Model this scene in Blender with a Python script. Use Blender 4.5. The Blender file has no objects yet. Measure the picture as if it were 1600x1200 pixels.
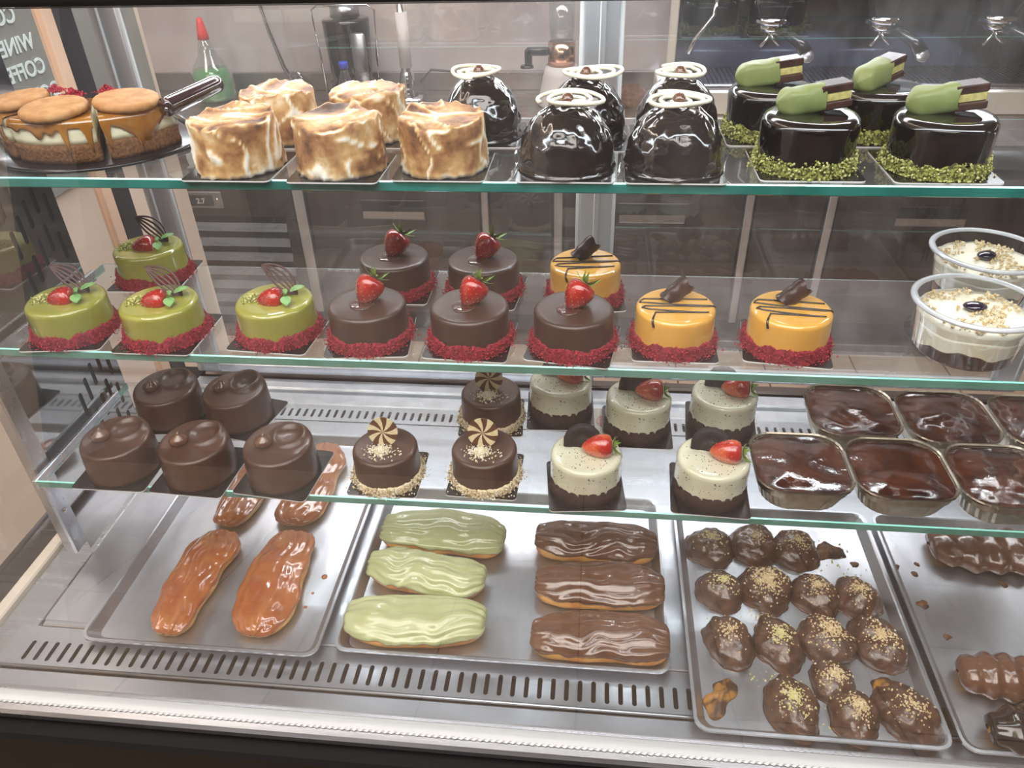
import bpy, math, random
import numpy as np
from mathutils import Vector, Matrix, Euler, noise as mn
random.seed(7); rng = np.random.default_rng(7)
SC = bpy.context.scene; COL = SC.collection
PI = math.pi
# ------------------------------------------------------------------ camera, world, lights, exposure
PITCH, YAW, ROLL, FPX = math.radians(34.4613), math.radians(6.87795), math.radians(-1.84442), 1193.65
HC = 1.60
_cy, _sy = math.cos(YAW), math.sin(YAW)
FW = Vector((-_sy*math.cos(PITCH), _cy*math.cos(PITCH), -math.sin(PITCH)))
_r = Vector((_cy, _sy, 0)); _u = _r.cross(FW)
RT = _r*math.cos(ROLL) + _u*math.sin(ROLL); UP = -_r*math.sin(ROLL) + _u*math.cos(ROLL)
cam_d = bpy.data.cameras.new('camera'); cam = bpy.data.objects.new('camera', cam_d); COL.objects.link(cam)
cam_d.sensor_width = 36; cam_d.lens = 36*FPX/1600; cam_d.clip_start = .01
m = Matrix((( RT.x, UP.x, -FW.x, 0), (RT.y, UP.y, -FW.y, 0), (RT.z, UP.z, -FW.z, HC), (0,0,0,1)))
cam.matrix_world = m; SC.camera = cam

w = bpy.data.worlds.new('world'); SC.world = w; w.use_nodes = True
w.node_tree.nodes['Background'].inputs[0].default_value = (.93, .93, .93, 1)
w.node_tree.nodes['Background'].inputs[1].default_value = .35
SC.view_settings.view_transform = 'Standard'; SC.view_settings.look = 'None'
SC.view_settings.gamma = 1; SC.view_settings.use_curve_mapping = False
SC.view_settings.exposure = -0.70

def area(name, loc, size, power, rot=(0,0,0), col=(1,1,1)):
    d = bpy.data.lights.new(name, 'AREA'); d.shape = 'RECTANGLE'; d.size, d.size_y = size; d.energy = power; d.color = col
    o = bpy.data.objects.new(name, d); o.location = loc; o.rotation_euler = rot; COL.objects.link(o); return o
area('case_lamp_light', (0, .562, 1.527), (1.12, .02), 2.2, (math.radians(18), 0, 0), (.86, .94, 1))
area('case_lamp_light_rear', (0, .93, 1.50), (1.12, .025), 4.0, (math.radians(-14), 0, 0), (.88, .94, 1))
area('customer_fill_light', (-.3, -.5, 2.75), (2.4, 1.2), 120, (0, 0, 0), (1, .95, .91))  # unseen area lamp added as ambient fill for the customer side
area('left_wall_fill_light', (-1.6, .7, 2.75), (.8, 1.6), 120, (0, math.radians(8), 0), (1, .88, .78))  # added lamp, unseen, to brighten the cream left wall
area('kitchen_fill_light', (0, 2.0, 2.75), (3.0, .5), 100, (0, 0, 0), (.98, .96, 1))  # unseen lamp added to brighten the kitchen background

# ------------------------------------------------------------------ geometry of sight lines (metres)
def ray(x, y): return FW + RT*((x-800)/FPX) - UP*((y-600)/FPX)
def onz(x, y, z):
    d = ray(x, y); t = (z-HC)/d.z; return Vector((0,0,HC)) + d*t
def ony(x, y, Y):
    d = ray(x, y); t = Y/d.y; return Vector((0,0,HC)) + d*t

# ------------------------------------------------------------------ materials
MT = {}
def new_mat(name):
    m = bpy.data.materials.new(name); m.use_nodes = True; nt = m.node_tree; nt.nodes.clear(); MT[name] = m
    o = nt.nodes.new('ShaderNodeOutputMaterial'); return m, nt, o
def M(name, col, rough=.5, metal=0, col2=None, scale=60, ramp=(.4,.62), coat=0, bump=0, bscale=None, sss=0, stretch=None, trans=0, detail=4, spec=.5, emit=0, bdist=.001, rough2=None):
    m, nt, o = new_mat(name); n, l = nt.nodes, nt.links
    p = n.new('ShaderNodeBsdfPrincipled'); l.new(p.outputs[0], o.inputs[0])
    p.inputs['Base Color'].default_value = (*col, 1); p.inputs['Roughness'].default_value = rough
    p.inputs['Metallic'].default_value = metal; p.inputs['Coat Weight'].default_value = coat; p.inputs['Coat Roughness'].default_value = .06
    p.inputs['Specular IOR Level'].default_value = spec; p.inputs['Transmission Weight'].default_value = trans
    if sss: p.inputs['Subsurface Weight'].default_value = sss; p.inputs['Subsurface Scale'].default_value = .004; p.inputs['Subsurface Radius'].default_value = (1,.6,.4)
    if emit: p.inputs['Emission Color'].default_value = (*col, 1); p.inputs['Emission Strength'].default_value = emit
    tc = n.new('ShaderNodeTexCoord'); mp = n.new('ShaderNodeMapping'); l.new(tc.outputs['Object'], mp.inputs[0])
    if stretch: mp.inputs['Scale'].default_value = stretch
    if col2 is not None or rough2 is not None:
        t = n.new('ShaderNodeTexNoise'); t.inputs['Scale'].default_value = scale; t.inputs['Detail'].default_value = detail; l.new(mp.outputs[0], t.inputs[0])
        if col2 is not None:
            r = n.new('ShaderNodeValToRGB'); l.new(t.outputs[0], r.inputs[0]); l.new(r.outputs[0], p.inputs['Base Color'])
            r.color_ramp.elements[0].position, r.color_ramp.elements[1].position = ramp
            r.color_ramp.elements[0].color = (*col, 1); r.color_ramp.elements[1].color = (*col2, 1)
        if rough2 is not None:
            mr = n.new('ShaderNodeMapRange'); l.new(t.outputs[0], mr.inputs[0]); mr.inputs[1].default_value = .35; mr.inputs[2].default_value = .65
            mr.inputs[3].default_value = rough; mr.inputs[4].default_value = rough2; l.new(mr.outputs[0], p.inputs['Roughness'])
    if bump:
        t2 = n.new('ShaderNodeTexNoise'); t2.inputs['Scale'].default_value = bscale or scale; t2.inputs['Detail'].default_value = 4; l.new(mp.outputs[0], t2.inputs[0])
        b = n.new('ShaderNodeBump'); b.inputs['Strength'].default_value = bump; b.inputs['Distance'].default_value = bdist; l.new(t2.outputs[0], b.inputs['Height']); l.new(b.outputs[0], p.inputs['Normal'])
    return m
def glass(name, tint=(1,1,1), refl=1.7, dirt_haze=0.0, dscale=9):
    m, nt, o = new_mat(name); n, l = nt.nodes, nt.links
    tr = n.new('ShaderNodeBsdfTransparent'); tr.inputs[0].default_value = (*tint, 1)
    gl = n.new('ShaderNodeBsdfGlossy'); gl.inputs['Roughness'].default_value = .0; gl.inputs[0].default_value = (1,1,1,1)
    fr = n.new('ShaderNodeFresnel'); fr.inputs[0].default_value = 1.5
    ge = n.new('ShaderNodeNewGeometry')
    inv = n.new('ShaderNodeMath'); inv.operation = 'SUBTRACT'; inv.inputs[0].default_value = 1; l.new(ge.outputs['Backfacing'], inv.inputs[1])
    mu = n.new('ShaderNodeMath'); mu.operation = 'MULTIPLY'; mu.inputs[1].default_value = refl; l.new(fr.outputs[0], mu.inputs[0])
    mu2 = n.new('ShaderNodeMath'); mu2.operation = 'MULTIPLY'; mu2.use_clamp = True; l.new(mu.outputs[0], mu2.inputs[0]); l.new(inv.outputs[0], mu2.inputs[1])
    mx = n.new('ShaderNodeMixShader'); l.new(mu2.outputs[0], mx.inputs[0]); l.new(tr.outputs[0], mx.inputs[1]); l.new(gl.outputs[0], mx.inputs[2])
    last = mx
    if dirt_haze:
        df = n.new('ShaderNodeBsdfDiffuse'); df.inputs[0].default_value = (.85,.85,.85,1)  # diffuse film: smudges plus a painted haze over the view
        tc = n.new('ShaderNodeTexCoord'); mp = n.new('ShaderNodeMapping'); mp.inputs['Scale'].default_value = (1.6,.7,.5); l.new(tc.outputs['Object'], mp.inputs[0])
        t = n.new('ShaderNodeTexNoise'); t.inputs['Scale'].default_value = dscale; t.inputs['Detail'].default_value = 7; t.inputs['Roughness'].default_value = .65; l.new(mp.outputs[0], t.inputs[0])
        r = n.new('ShaderNodeMapRange'); l.new(t.outputs[0], r.inputs[0]); r.inputs[1].default_value = .42; r.inputs[2].default_value = .75; r.inputs[3].default_value = dirt_haze*.15; r.inputs[4].default_value = dirt_haze
        mx2 = n.new('ShaderNodeMixShader'); l.new(r.outputs[0], mx2.inputs[0]); l.new(mx.outputs[0], mx2.inputs[1]); l.new(df.outputs[0], mx2.inputs[2]); last = mx2
    l.new(last.outputs[0], o.inputs[0]); return m

M('steel', (.54,.55,.58), .24, 1, (.47,.48,.51), 30, bump=.04, bscale=240, stretch=(.12,2.5,1), rough2=.36)
M('steel_deck', (.54,.57,.62), .28, 1, (.47,.50,.55), 14, bump=.05, bscale=160, stretch=(.5,3,1), rough2=.40)
M('steel_dark', (.125,.108,.10), .30, 1, (.085,.074,.07), 5, bump=.1, bscale=120, stretch=(.1,1,3), rough2=.42)
M('mirror_steel', (.42,.40,.39), .05, 1)
M('aluminium', (.70,.73,.78), .34, .9, (.60,.63,.68), 40, stretch=(1,1,.1))
M('tray_metal', (.60,.62,.66), .30, 1, (.50,.52,.56), 22, bump=.10, bscale=420, stretch=(1,.25,1), rough2=.48)
M('rubber', (.55,.57,.58), .5, .3)
M('black_panel', (.003,.0025,.0025), .55, spec=.2)
M('dark_slot', (.008,.006,.006), .7)
M('glass_edge', (.012,.15,.125), .12, 0, (.025,.21,.175), 25, stretch=(1,1,1), coat=.4)
M('glass_edge_lit', (.32,.85,.75), .1, 0, coat=.5)  # paler bevel tone paints in the lamp-lit top line of the shelf edge
M('glass_edge_pale', (.09,.25,.195), .12, 0, (.13,.31,.25), 25, coat=.4)
glass('shelf_glass', (.975,.99,.985), 1.5, .07, 14)
glass('front_glass', (.985,.985,.98), 2.3, .028, 5)  # film is smudges, raised further to paint in the reflected veil
glass('rear_glass', (.93,.94,.94), 1.9, .05, 6)
glass('clear_plastic', (.95,.96,.97), 1.6, .06, 60)
glass('bottle_glass', (.80,.84,.84), 2.0, .12, 40)
M('plastic_rim', (.72,.76,.80), .18, 0, trans=.35, coat=.4)
M('board_black', (.010,.008,.009), .22, 0, coat=.2)
M('board_edge', (.75,.75,.74), .5)
M('choc_matte', (.050,.026,.018), .34, 0, (.060,.031,.022), 30, coat=.12, bump=.05, bscale=150)
M('choc_milk', (.068,.030,.018), .34, 0, (.080,.036,.023), 30, coat=.15, bump=.06, bscale=120)
M('choc_gloss', (.006,.003,.0025), .10, 0, (.010,.004,.003), 50, coat=1, bump=.22, bscale=110, bdist=.002)
M('choc_mirror', (.006,.0035,.003), .12, 0, coat=.8)
M('choc_glaze', (.150,.068,.038), .20, 0, (.115,.050,.027), 60, coat=.9, bump=.15, bscale=90, bdist=.002)
M('choc_puff', (.125,.060,.036), .30, 0, (.060,.027,.017), 75, ramp=(.35,.6), coat=.5, bump=.45, bscale=150, bdist=.003)
M('choc_fill', (.075,.020,.009), .07, 0, (.020,.006,.004), 32, coat=1, bump=.28, bscale=70, bdist=.003)
M('choc_curl', (.035,.013,.010), .35, 0, (.060,.026,.019), 80)
M('cookie_black', (.012,.007,.006), .65, bump=.6, bscale=500)
M('sponge', (.030,.011,.009), .85, 0, (.055,.022,.016), 300, bump=.9, bscale=420)
M('red_crumb', (.17,.006,.016), .85, 0, (.30,.014,.030), 320, bump=.8, bscale=500, sss=.1)
M('red_crumb_light', (.42,.025,.045), .8)
M('green_glaze', (.33,.32,.060), .13, 0, (.28,.29,.05), 22, coat=.8, sss=.15)
M('mango_glaze', (.74,.40,.075), .12, 0, (.66,.35,.06), 20, coat=.8, sss=.15)
M('drizzle', (.010,.006,.008), .2, coat=.5)
M('pistachio', (.38,.40,.10), .8, 0, (.20,.23,.05), 260, bump=.7, bscale=500)
M('pistachio_light', (.62,.60,.24), .8)
M('pistachio_band', (.055,.055,.010), .85, 0, (.28,.30,.06), 340, ramp=(.45,.55), bump=.8, bscale=500)
M('nut', (.78,.68,.46), .75, 0, (.62,.50,.30), 300)
M('nut_dark', (.36,.24,.12), .8)
M('green_choc', (.21,.25,.085), .45, 0, (.18,.22,.07), 40, sss=.1, bump=.35, bscale=90, bdist=.002)
M('white_choc', (.83,.80,.66), .35, 0, (.78,.74,.58), 60, sss=.15)
M('cream_layer', (.86,.82,.62), .45, 0, (.80,.75,.52), 90, bump=.4, bscale=180, sss=.15)
M('mascarpone', (.84,.78,.58), .4, 0, (.86,.84,.72), 40, bump=.3, bscale=120, sss=.2)
M('wafer_cream', (.52,.47,.17), .7, 0, (.40,.35,.12), 300)
M('strawberry', (.30,.005,.006), .14, 0, (.42,.018,.010), 60, coat=1, sss=.1, bump=.35, bscale=330, bdist=.0012)
M('strawberry_pale', (.62,.10,.03), .14, 0, (.42,.012,.010), 45, ramp=(.42,.55), coat=1, sss=.1, bump=.35, bscale=330, bdist=.0012)
M('seed', (.75,.42,.10), .4)
M('leaf', (.14,.28,.045), .45, 0, (.22,.36,.08), 120)
M('mint', (.15,.33,.10), .45, 0, (.24,.44,.16), 160, bump=.5, bscale=300)
M('gel', (.10,.04,.03), .04, 0, coat=1, trans=.3)
M('biscuit', (.50,.27,.10), .6, 0, (.40,.18,.055), 110, bump=.5, bscale=200)
M('biscuit_base', (.22,.10,.035), .9, 0, (.12,.05,.02), 420, bump=1, bscale=420)
M('caramel', (.30,.115,.018), .10, 0, (.40,.18,.03), 45, coat=1, sss=.1)
M('pastry', (.68,.36,.11), .5, 0, (.52,.22,.06), 60, bump=.4, bscale=150)
M('orange_glaze', (.33,.085,.022), .10, 0, (.42,.14,.035), 40, coat=1, sss=.12, bump=.15, bscale=70, bdist=.002)
M('green_icing', (.50,.54,.29), .22, 0, (.45,.49,.24), 30, coat=.7, sss=.15)
M('foil', (.42,.37,.30), .34, 1, (.34,.29,.23), 90, bump=.4, bscale=90)
M('jam', (.010,.006,.022), .05, coat=1)
M('crumble', (.55,.40,.20), .8, 0, (.66,.52,.30), 200)
M('tile', (.50,.37,.27), .35, 0, (.42,.30,.21), 4, stretch=(1,3,1), rough2=.5)
M('grout', (.12,.085,.065), .9)
M('cream_wall', (.86,.74,.62), .6, 0, (.80,.67,.55), 3)
M('pink_wall', (.58,.52,.50), .35, 0, (.44,.38,.37), 2)
M('warm_wall', (.16,.10,.08), .7, 0, (.12,.08,.065), 1.5)
M('dark_wall', (.022,.018,.017), .6)
M('reflection_panel_tone', (.34,.22,.16), .6, 0, (.28,.18,.13), 2)
M('ceiling_paint', (.55,.50,.46), .8)
M('brown_trim', (.11,.075,.06), .5)
M('peach_strip', (.72,.48,.34), .5)
M('charcoal_trim', (.035,.032,.035), .4)
M('grey_board', (.30,.32,.29), .25)
M('sign_letter', (.72,.84,.84), .4, emit=.35)
M('cream_slab', (.68,.62,.54), .5)
M('steel_counter', (.48,.44,.42), .25, 1, (.38,.35,.33), 8, stretch=(.2,2,1), rough2=.4)
M('machine_black', (.020,.022,.032), .22, coat=.6)
M('chrome', (.80,.80,.82), .08, 1)
M('copper', (.62,.36,.24), .18, 1)
M('soap_green', (.09,.36,.10), .1, coat=.6)
M('red_cap', (.75,.03,.03), .35)
M('blue_cap', (.03,.07,.62), .35)
M('dark_glass', (.02,.022,.024), .08, coat=.8)
M('white_paper', (.68,.62,.60), .6)
M('brown_fluff', (.16,.075,.045), .9, 0, (.09,.04,.025), 80, bump=1, bscale=200)
M('handle_plastic', (.035,.014,.016), .06, 0, coat=1)
M('lamp_glow', (.75,.82,1), .5, emit=25)
M('display_dark', (.03,.025,.025), .3)
M('display_digit', (.5,.45,.40), .5, emit=.3)
M('choc_disc_dark', (.12,.045,.022), .35)
M('choc_disc_pale', (.74,.66,.42), .35, 0, (.66,.56,.33), 300)
M('speck_cream', (.62,.60,.44), .18, 0, (.70,.69,.54), 25, coat=.6, sss=.15)
M('speck', (.10,.07,.05), .6)
M('whisk_choc', (.11,.055,.05), .4)
M('card', (.74,.66,.48), .5)
# toasted meringue reads the mesh's own toast attribute
def meringue_mat():
    m, nt, o = new_mat('meringue'); n, l = nt.nodes, nt.links
    p = n.new('ShaderNodeBsdfPrincipled'); l.new(p.outputs[0], o.inputs[0]); p.inputs['Roughness'].default_value = .55
    a = n.new('ShaderNodeAttribute'); a.attribute_name = 'toast'
    tc = n.new('ShaderNodeTexCoord'); t = n.new('ShaderNodeTexNoise'); t.inputs['Scale'].default_value = 160; t.inputs['Detail'].default_value = 5; l.new(tc.outputs['Object'], t.inputs[0])
    ad = n.new('ShaderNodeMath'); ad.operation = 'MULTIPLY_ADD'; l.new(t.outputs[0], ad.inputs[0]); ad.inputs[1].default_value = .60; l.new(a.outputs['Fac'], ad.inputs[2])
    sb = n.new('ShaderNodeMath'); sb.operation = 'SUBTRACT'; l.new(ad.outputs[0], sb.inputs[0]); sb.inputs[1].default_value = .30
    r = n.new('ShaderNodeValToRGB'); l.new(sb.outputs[0], r.inputs[0]); l.new(r.outputs[0], p.inputs['Base Color'])
    e = r.color_ramp.elements; e[0].position = .06; e[0].color = (.86,.82,.72,1); e[1].position = 1; e[1].color = (.05,.018,.008,1)
    for ps, c in ((.24,(.76,.60,.38)), (.46,(.55,.33,.13)), (.74,(.30,.13,.045))): k = e.new(ps); k.color = (*c,1)
    p.inputs['Subsurface Weight'].default_value = .1; p.inputs['Subsurface Scale'].default_value = .003
    b = n.new('ShaderNodeBump'); b.inputs['Strength'].default_value = .35; b.inputs['Distance'].default_value = .001; l.new(t.outputs[0], b.inputs['Height']); l.new(b.outputs[0], p.inputs['Normal'])
meringue_mat()

# ------------------------------------------------------------------ object helpers
def tag(o, label, cat, group=None):
    o['label'] = label; o['category'] = cat
    if group: o['group'] = group
    return o
def struct(o): o['kind'] = 'structure'; return o
def stuff(o): o['kind'] = 'stuff'; return o
def root(name, loc, rz=0, label=None, cat=None, group=None):
    o = bpy.data.objects.new(name, None); o.empty_display_size = .02; COL.objects.link(o); o.location = loc; o.rotation_euler = (0,0,rz)
    if label: tag(o, label, cat, group)
    return o
def mk(name, VF, mats, parent=None, smooth=True, mi=None, loc=None, rot=None):
    V, F = VF
    me = bpy.data.meshes.new(name); me.from_pydata([tuple(map(float, v)) for v in V], [], [tuple(map(int, f)) for f in F])
    if isinstance(mats, str): mats = [mats]
    for k in mats: me.materials.append(MT[k])
    if smooth: me.polygons.foreach_set('use_smooth', [True]*len(me.polygons))
    if mi is not None: me.polygons.foreach_set('material_index', list(map(int, mi)))
    me.update()
    o = bpy.data.objects.new(name, me); COL.objects.link(o); o.parent = parent
    if loc is not None: o.location = loc
    if rot is not None: o.rotation_euler = rot
    return o
def copy_tree(o, parent=None):
    c = o.copy(); COL.objects.link(c); c.parent = parent
    for ch in list(o.children): copy_tree(ch, c)
    return c
def join(*parts):
    V, F = [], []
    for v, f in parts:
        n = len(V); V += [tuple(q) for q in v]; F += [tuple(i+n for i in q) for q in f]
    return V, F
def xf(VF, loc=(0,0,0), rot=(0,0,0), s=(1,1,1)):
    mtx = Matrix.Translation(loc) @ Euler(rot).to_matrix().to_4x4() @ Matrix.Diagonal((*s,1))
    return [tuple(mtx @ Vector(v)) for v in VF[0]], VF[1]
def box(x0,x1,y0,y1,z0,z1, b=0):
    if b <= 0:
        V = [(x,y,z) for z in (z0,z1) for y in (y0,y1) for x in (x0,x1)]
        return V, [(0,2,3,1),(4,5,7,6),(0,1,5,4),(2,6,7,3),(0,4,6,2),(1,3,7,5)]
    b = min(b, (x1-x0)*.45, (y1-y0)*.45, (z1-z0)*.45)
    V, idx = [], {}
    for sx in (0,1):
        for sy in (0,1):
            for sz in (0,1):
                X = (x0,x1)[sx]; Y = (y0,y1)[sy]; Z = (z0,z1)[sz]; bx = b*(1-2*sx); by = b*(1-2*sy); bz = b*(1-2*sz)
                for k, q in enumerate(((X,Y+by,Z+bz),(X+bx,Y,Z+bz),(X+bx,Y+by,Z))): idx[sx,sy,sz,k] = len(V); V.append(q)
    F = []
    for s in (0,1):
        F.append([idx[s,a,c,0] for a,c in ((0,0),(0,1),(1,1),(1,0))][::(1 if s==0 else -1)])
        F.append([idx[a,s,c,1] for a,c in ((0,0),(1,0),(1,1),(0,1))][::(1 if s==0 else -1)])
        F.append([idx[a,c,s,2] for a,c in ((0,0),(0,1),(1,1),(1,0))][::(1 if s==0 else -1)])
    def q(f):
        c = Vector(((x0+x1)/2,(y0+y1)/2,(z0+z1)/2)); P = [Vector(V[i]) for i in f]; n = (P[1]-P[0]).cross(P[2]-P[0])
        return f if n.dot(sum(P, Vector())/len(P)-c) > 0 else f[::-1]
    for s in (0,1):
        for t in (0,1):
            F.append(q([idx[s,t,0,0],idx[s,t,1,0],idx[s,t,1,1],idx[s,t,0,1]]))
            F.append(q([idx[s,0,t,0],idx[s,1,t,0],idx[s,1,t,2],idx[s,0,t,2]]))
            F.append(q([idx[0,s,t,1],idx[1,s,t,1],idx[1,s,t,2],idx[0,s,t,2]]))
            for r in (0,1): F.append(q([idx[s,t,r,0],idx[s,t,r,1],idx[s,t,r,2]]))
    return V, F
def lathe(prof, n=48, fn=None):
    """prof: list of (r,z) from the top centre outwards and down; closed by fans where r=0"""
    V, F, rows = [], [], []
    for r, z in prof:
        if r < 1e-6: rows.append([len(V)]); V.append((0,0,z))
        else: rows.append(list(range(len(V), len(V)+n))); V += [(r*math.cos(2*PI*k/n), r*math.sin(2*PI*k/n), z) for k in range(n)]
    for a, b in zip(rows, rows[1:]):
        for k in range(n):
            k2 = (k+1) % n
            if len(a) == 1 and len(b) == 1: continue
            if len(a) == 1: F.append((a[0], b[k], b[k2]))
            elif len(b) == 1: F.append((a[k2], a[k], b[0]))
            else: F.append((a[k], b[k], b[k2], a[k2]))
    if fn: V = [fn(*v) for v in V]
    return V, F
def tube(P, rad, sides=8, closed=False, flat=1.0):
    P = [Vector(p) for p in P]; n = len(P); V, F = [], []
    up = Vector((0,0,1))
    for i, p in enumerate(P):
        t = (P[(i+1) % n] - P[i-1]) if closed else (P[min(i+1,n-1)] - P[max(i-1,0)])
        t.normalize()
        a = up - t*up.dot(t)
        if a.length < .05: a = Vector((1,0,0)) - t*t.x
        a.normalize(); b = t.cross(a); r = rad(i/(n-1)) if callable(rad) else rad
        for k in range(sides):
            q = 2*PI*k/sides; V.append(p + b*(r*math.cos(q)) + a*(r*flat*math.sin(q)))
    m = n if closed else n-1
    for i in range(m):
        for k in range(sides):
            k2 = (k+1) % sides; j = (i+1) % n
            F.append((i*sides+k, i*sides+k2, j*sides+k2, j*sides+k))
    if not closed: F.append(tuple(range(sides))[::-1]); F.append(tuple((n-1)*sides+k for k in range(sides)))
    return V, F
def crumbs(pts, smin, smax, seed=0, nm=2):
    r = np.random.default_rng(seed); V, F, MI = [], [], []
    base = np.array([(1,0,0),(-1,0,0),(0,1,0),(0,-1,0),(0,0,1),(0,0,-1)], float)
    fc = [(0,2,4),(2,1,4),(1,3,4),(3,0,4),(2,0,5),(1,2,5),(3,1,5),(0,3,5)]
    for p in pts:
        s = r.uniform(smin, smax); q, _ = np.linalg.qr(r.normal(size=(3,3)))
        if np.linalg.det(q) < 0: q[:,0] *= -1
        v = (base * r.uniform(.5,1.2,(6,1))) @ q.T * s + np.array(p)
        n = len(V); V += v.tolist(); F += [tuple(i+n for i in f) for f in fc]; MI += [int(r.integers(nm))]*8
    return (V, F), MI
def rrect(w, d, rc, n=5):
    P = []
    for cx, cy, a in ((w/2-rc, d/2-rc, 0), (-w/2+rc, d/2-rc, 90), (-w/2+rc, -d/2+rc, 180), (w/2-rc, -d/2+rc, 270)):
        for k in range(n+1):
            q = math.radians(a+90*k/n); P.append((cx+rc*math.cos(q), cy+rc*math.sin(q)))
    return P
def loft(rings, cap0=True, cap1=True):
    V, F = [], []; n = len(rings[0])
    for r in rings: V += [tuple(p) for p in r]
    for i in range(len(rings)-1):
        for k in range(n):
            k2 = (k+1) % n; F.append((i*n+k, i*n+k2, (i+1)*n+k2, (i+1)*n+k))
    if cap0: F.append(tuple(range(n))[::-1])
    if cap1: F.append(tuple((len(rings)-1)*n+k for k in range(n)))
    return V, F
def nz(x, y, z, s, seed=0): return mn.noise(Vector((x*s+seed*7.3, y*s-seed*3.1, z*s+seed*1.7)))
def ridged(x, y, z, s, seed=0): return 1-abs(nz(x,y,z,s,seed))*2

def smooth_prof(h, r_top, r_bot, rc, dish=0.0, nt=7, ns=8):
    P = [(0,h-dish)] + [((r_top-rc)*k/nt, h-dish*(1-(k/nt)**2)) for k in range(1, nt+1)]
    for k in range(1, 6):
        a = PI/2*(1-k/5); P.append((r_top-rc+rc*math.cos(a), h-rc+rc*math.sin(a)))
    for k in range(1, ns+1): t = k/ns; P.append((r_top+(r_bot-r_top)*t, (h-rc)*(1-t)))
    P.append((0, 0)); return P
def body(name, mat, parent, h, rt, rb, rc, z0=.0015, amp=.0004, seed=0, dish=0, n=64, fn=None):
    def f(x,y,z):
        d = nz(x,y,z,40,seed)*amp; q = math.hypot(x,y)+1e-9
        x2, y2, z2 = x+x/q*d, y+y/q*d, z+(d*.6 if z > h*.5 else 0)
        if fn: x2, y2, z2 = fn(x2,y2,z2)
        return x2, y2, z2+z0
    return mk(name, lathe(smooth_prof(h,rt,rb,rc,dish), n, f), mat, parent)
def board(parent, s=.080, rz=0):
    R = rrect(s, s, s*.06); lo = loft([[(x,y,0) for x,y in R], [(x,y,.0012) for x,y in R]])
    mi = [1]*(len(lo[1])-2)+[0,0]
    return mk('cake_board', lo, ['board_black','board_edge'], parent, False, mi, rot=(0,0,rz))
def band(name, mat, parent, r, h, amp=.0022, seed=0, z0=.0015, top=.35):
    """ring of coating round the foot of a cake: uneven height and surface"""
    n, V, F = 120, [], []; prof = [(-.0035,1),(-.001,1.02),(.0012,.8),(.0022,.5),(.0028,.2),(.003,0)]
    for k in range(n):
        a = 2*PI*k/n; hh = h*(1+top*nz(math.cos(a),math.sin(a),0,3.5,seed)+.18*nz(math.cos(a),math.sin(a),0,14,seed))
        for dr, t in prof:
            q = r+dr+amp*nz(math.cos(a)*r,math.sin(a)*r,t*h,300,seed)*(1 if dr > 0 else .2); V.append((q*math.cos(a), q*math.sin(a), z0+hh*t+amp*.4*nz(a*9,t*4,1,2,seed)))
    m = len(prof)
    for k in range(n):
        for j in range(m-1): F.append((k*m+j, k*m+j+1, ((k+1)%n)*m+j+1, ((k+1)%n)*m+j))
    return mk(name, (V,F), mat, parent)
def ring_crumbs(parent, mats, r, h, n, s, seed, name='crumb_coating', spill=60, z0=.0015):
    q = np.random.default_rng(seed); P = []
    for _ in range(n):
        a = q.uniform(0,2*PI); t = q.uniform(0,1); hh = h*(1+.35*nz(math.cos(a),math.sin(a),0,3.5,seed)); rr = r+.0028-.0022*t**2+q.uniform(-.0006,.0008); P.append((rr*math.cos(a), rr*math.sin(a), z0+t*hh))
    for _ in range(spill):
        a = q.uniform(0,2*PI); rr = r+.003+abs(q.normal(0,.0028)); P.append((rr*math.cos(a), rr*math.sin(a), z0+s*.6))
    vf, mi = crumbs(P, s*.55, s*1.25, seed, len(mats))
    return stuff(mk(name, vf, mats, parent, False, mi))
def patch_crumbs(parent, mats, c, rad, n, s, z, seed, name='sprinkles', mound=.003):
    q = np.random.default_rng(seed); P = []
    for _ in range(n):
        a = q.uniform(0,2*PI); t = abs(q.normal(0,.5)); dx, dy = rad*t*math.cos(a), rad*t*.8*math.sin(a)
        P.append((c[0]+dx, c[1]+dy, z + max(0,mound*(1-t*1.1))*q.uniform(0,1)+s*.3))
    vf, mi = crumbs(P, s*.6, s*1.3, seed, len(mats)); return stuff(mk(name, vf, mats, parent, False, mi))
def aim(d): return Vector(d).normalized().to_track_quat('Z','Y').to_euler()
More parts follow.
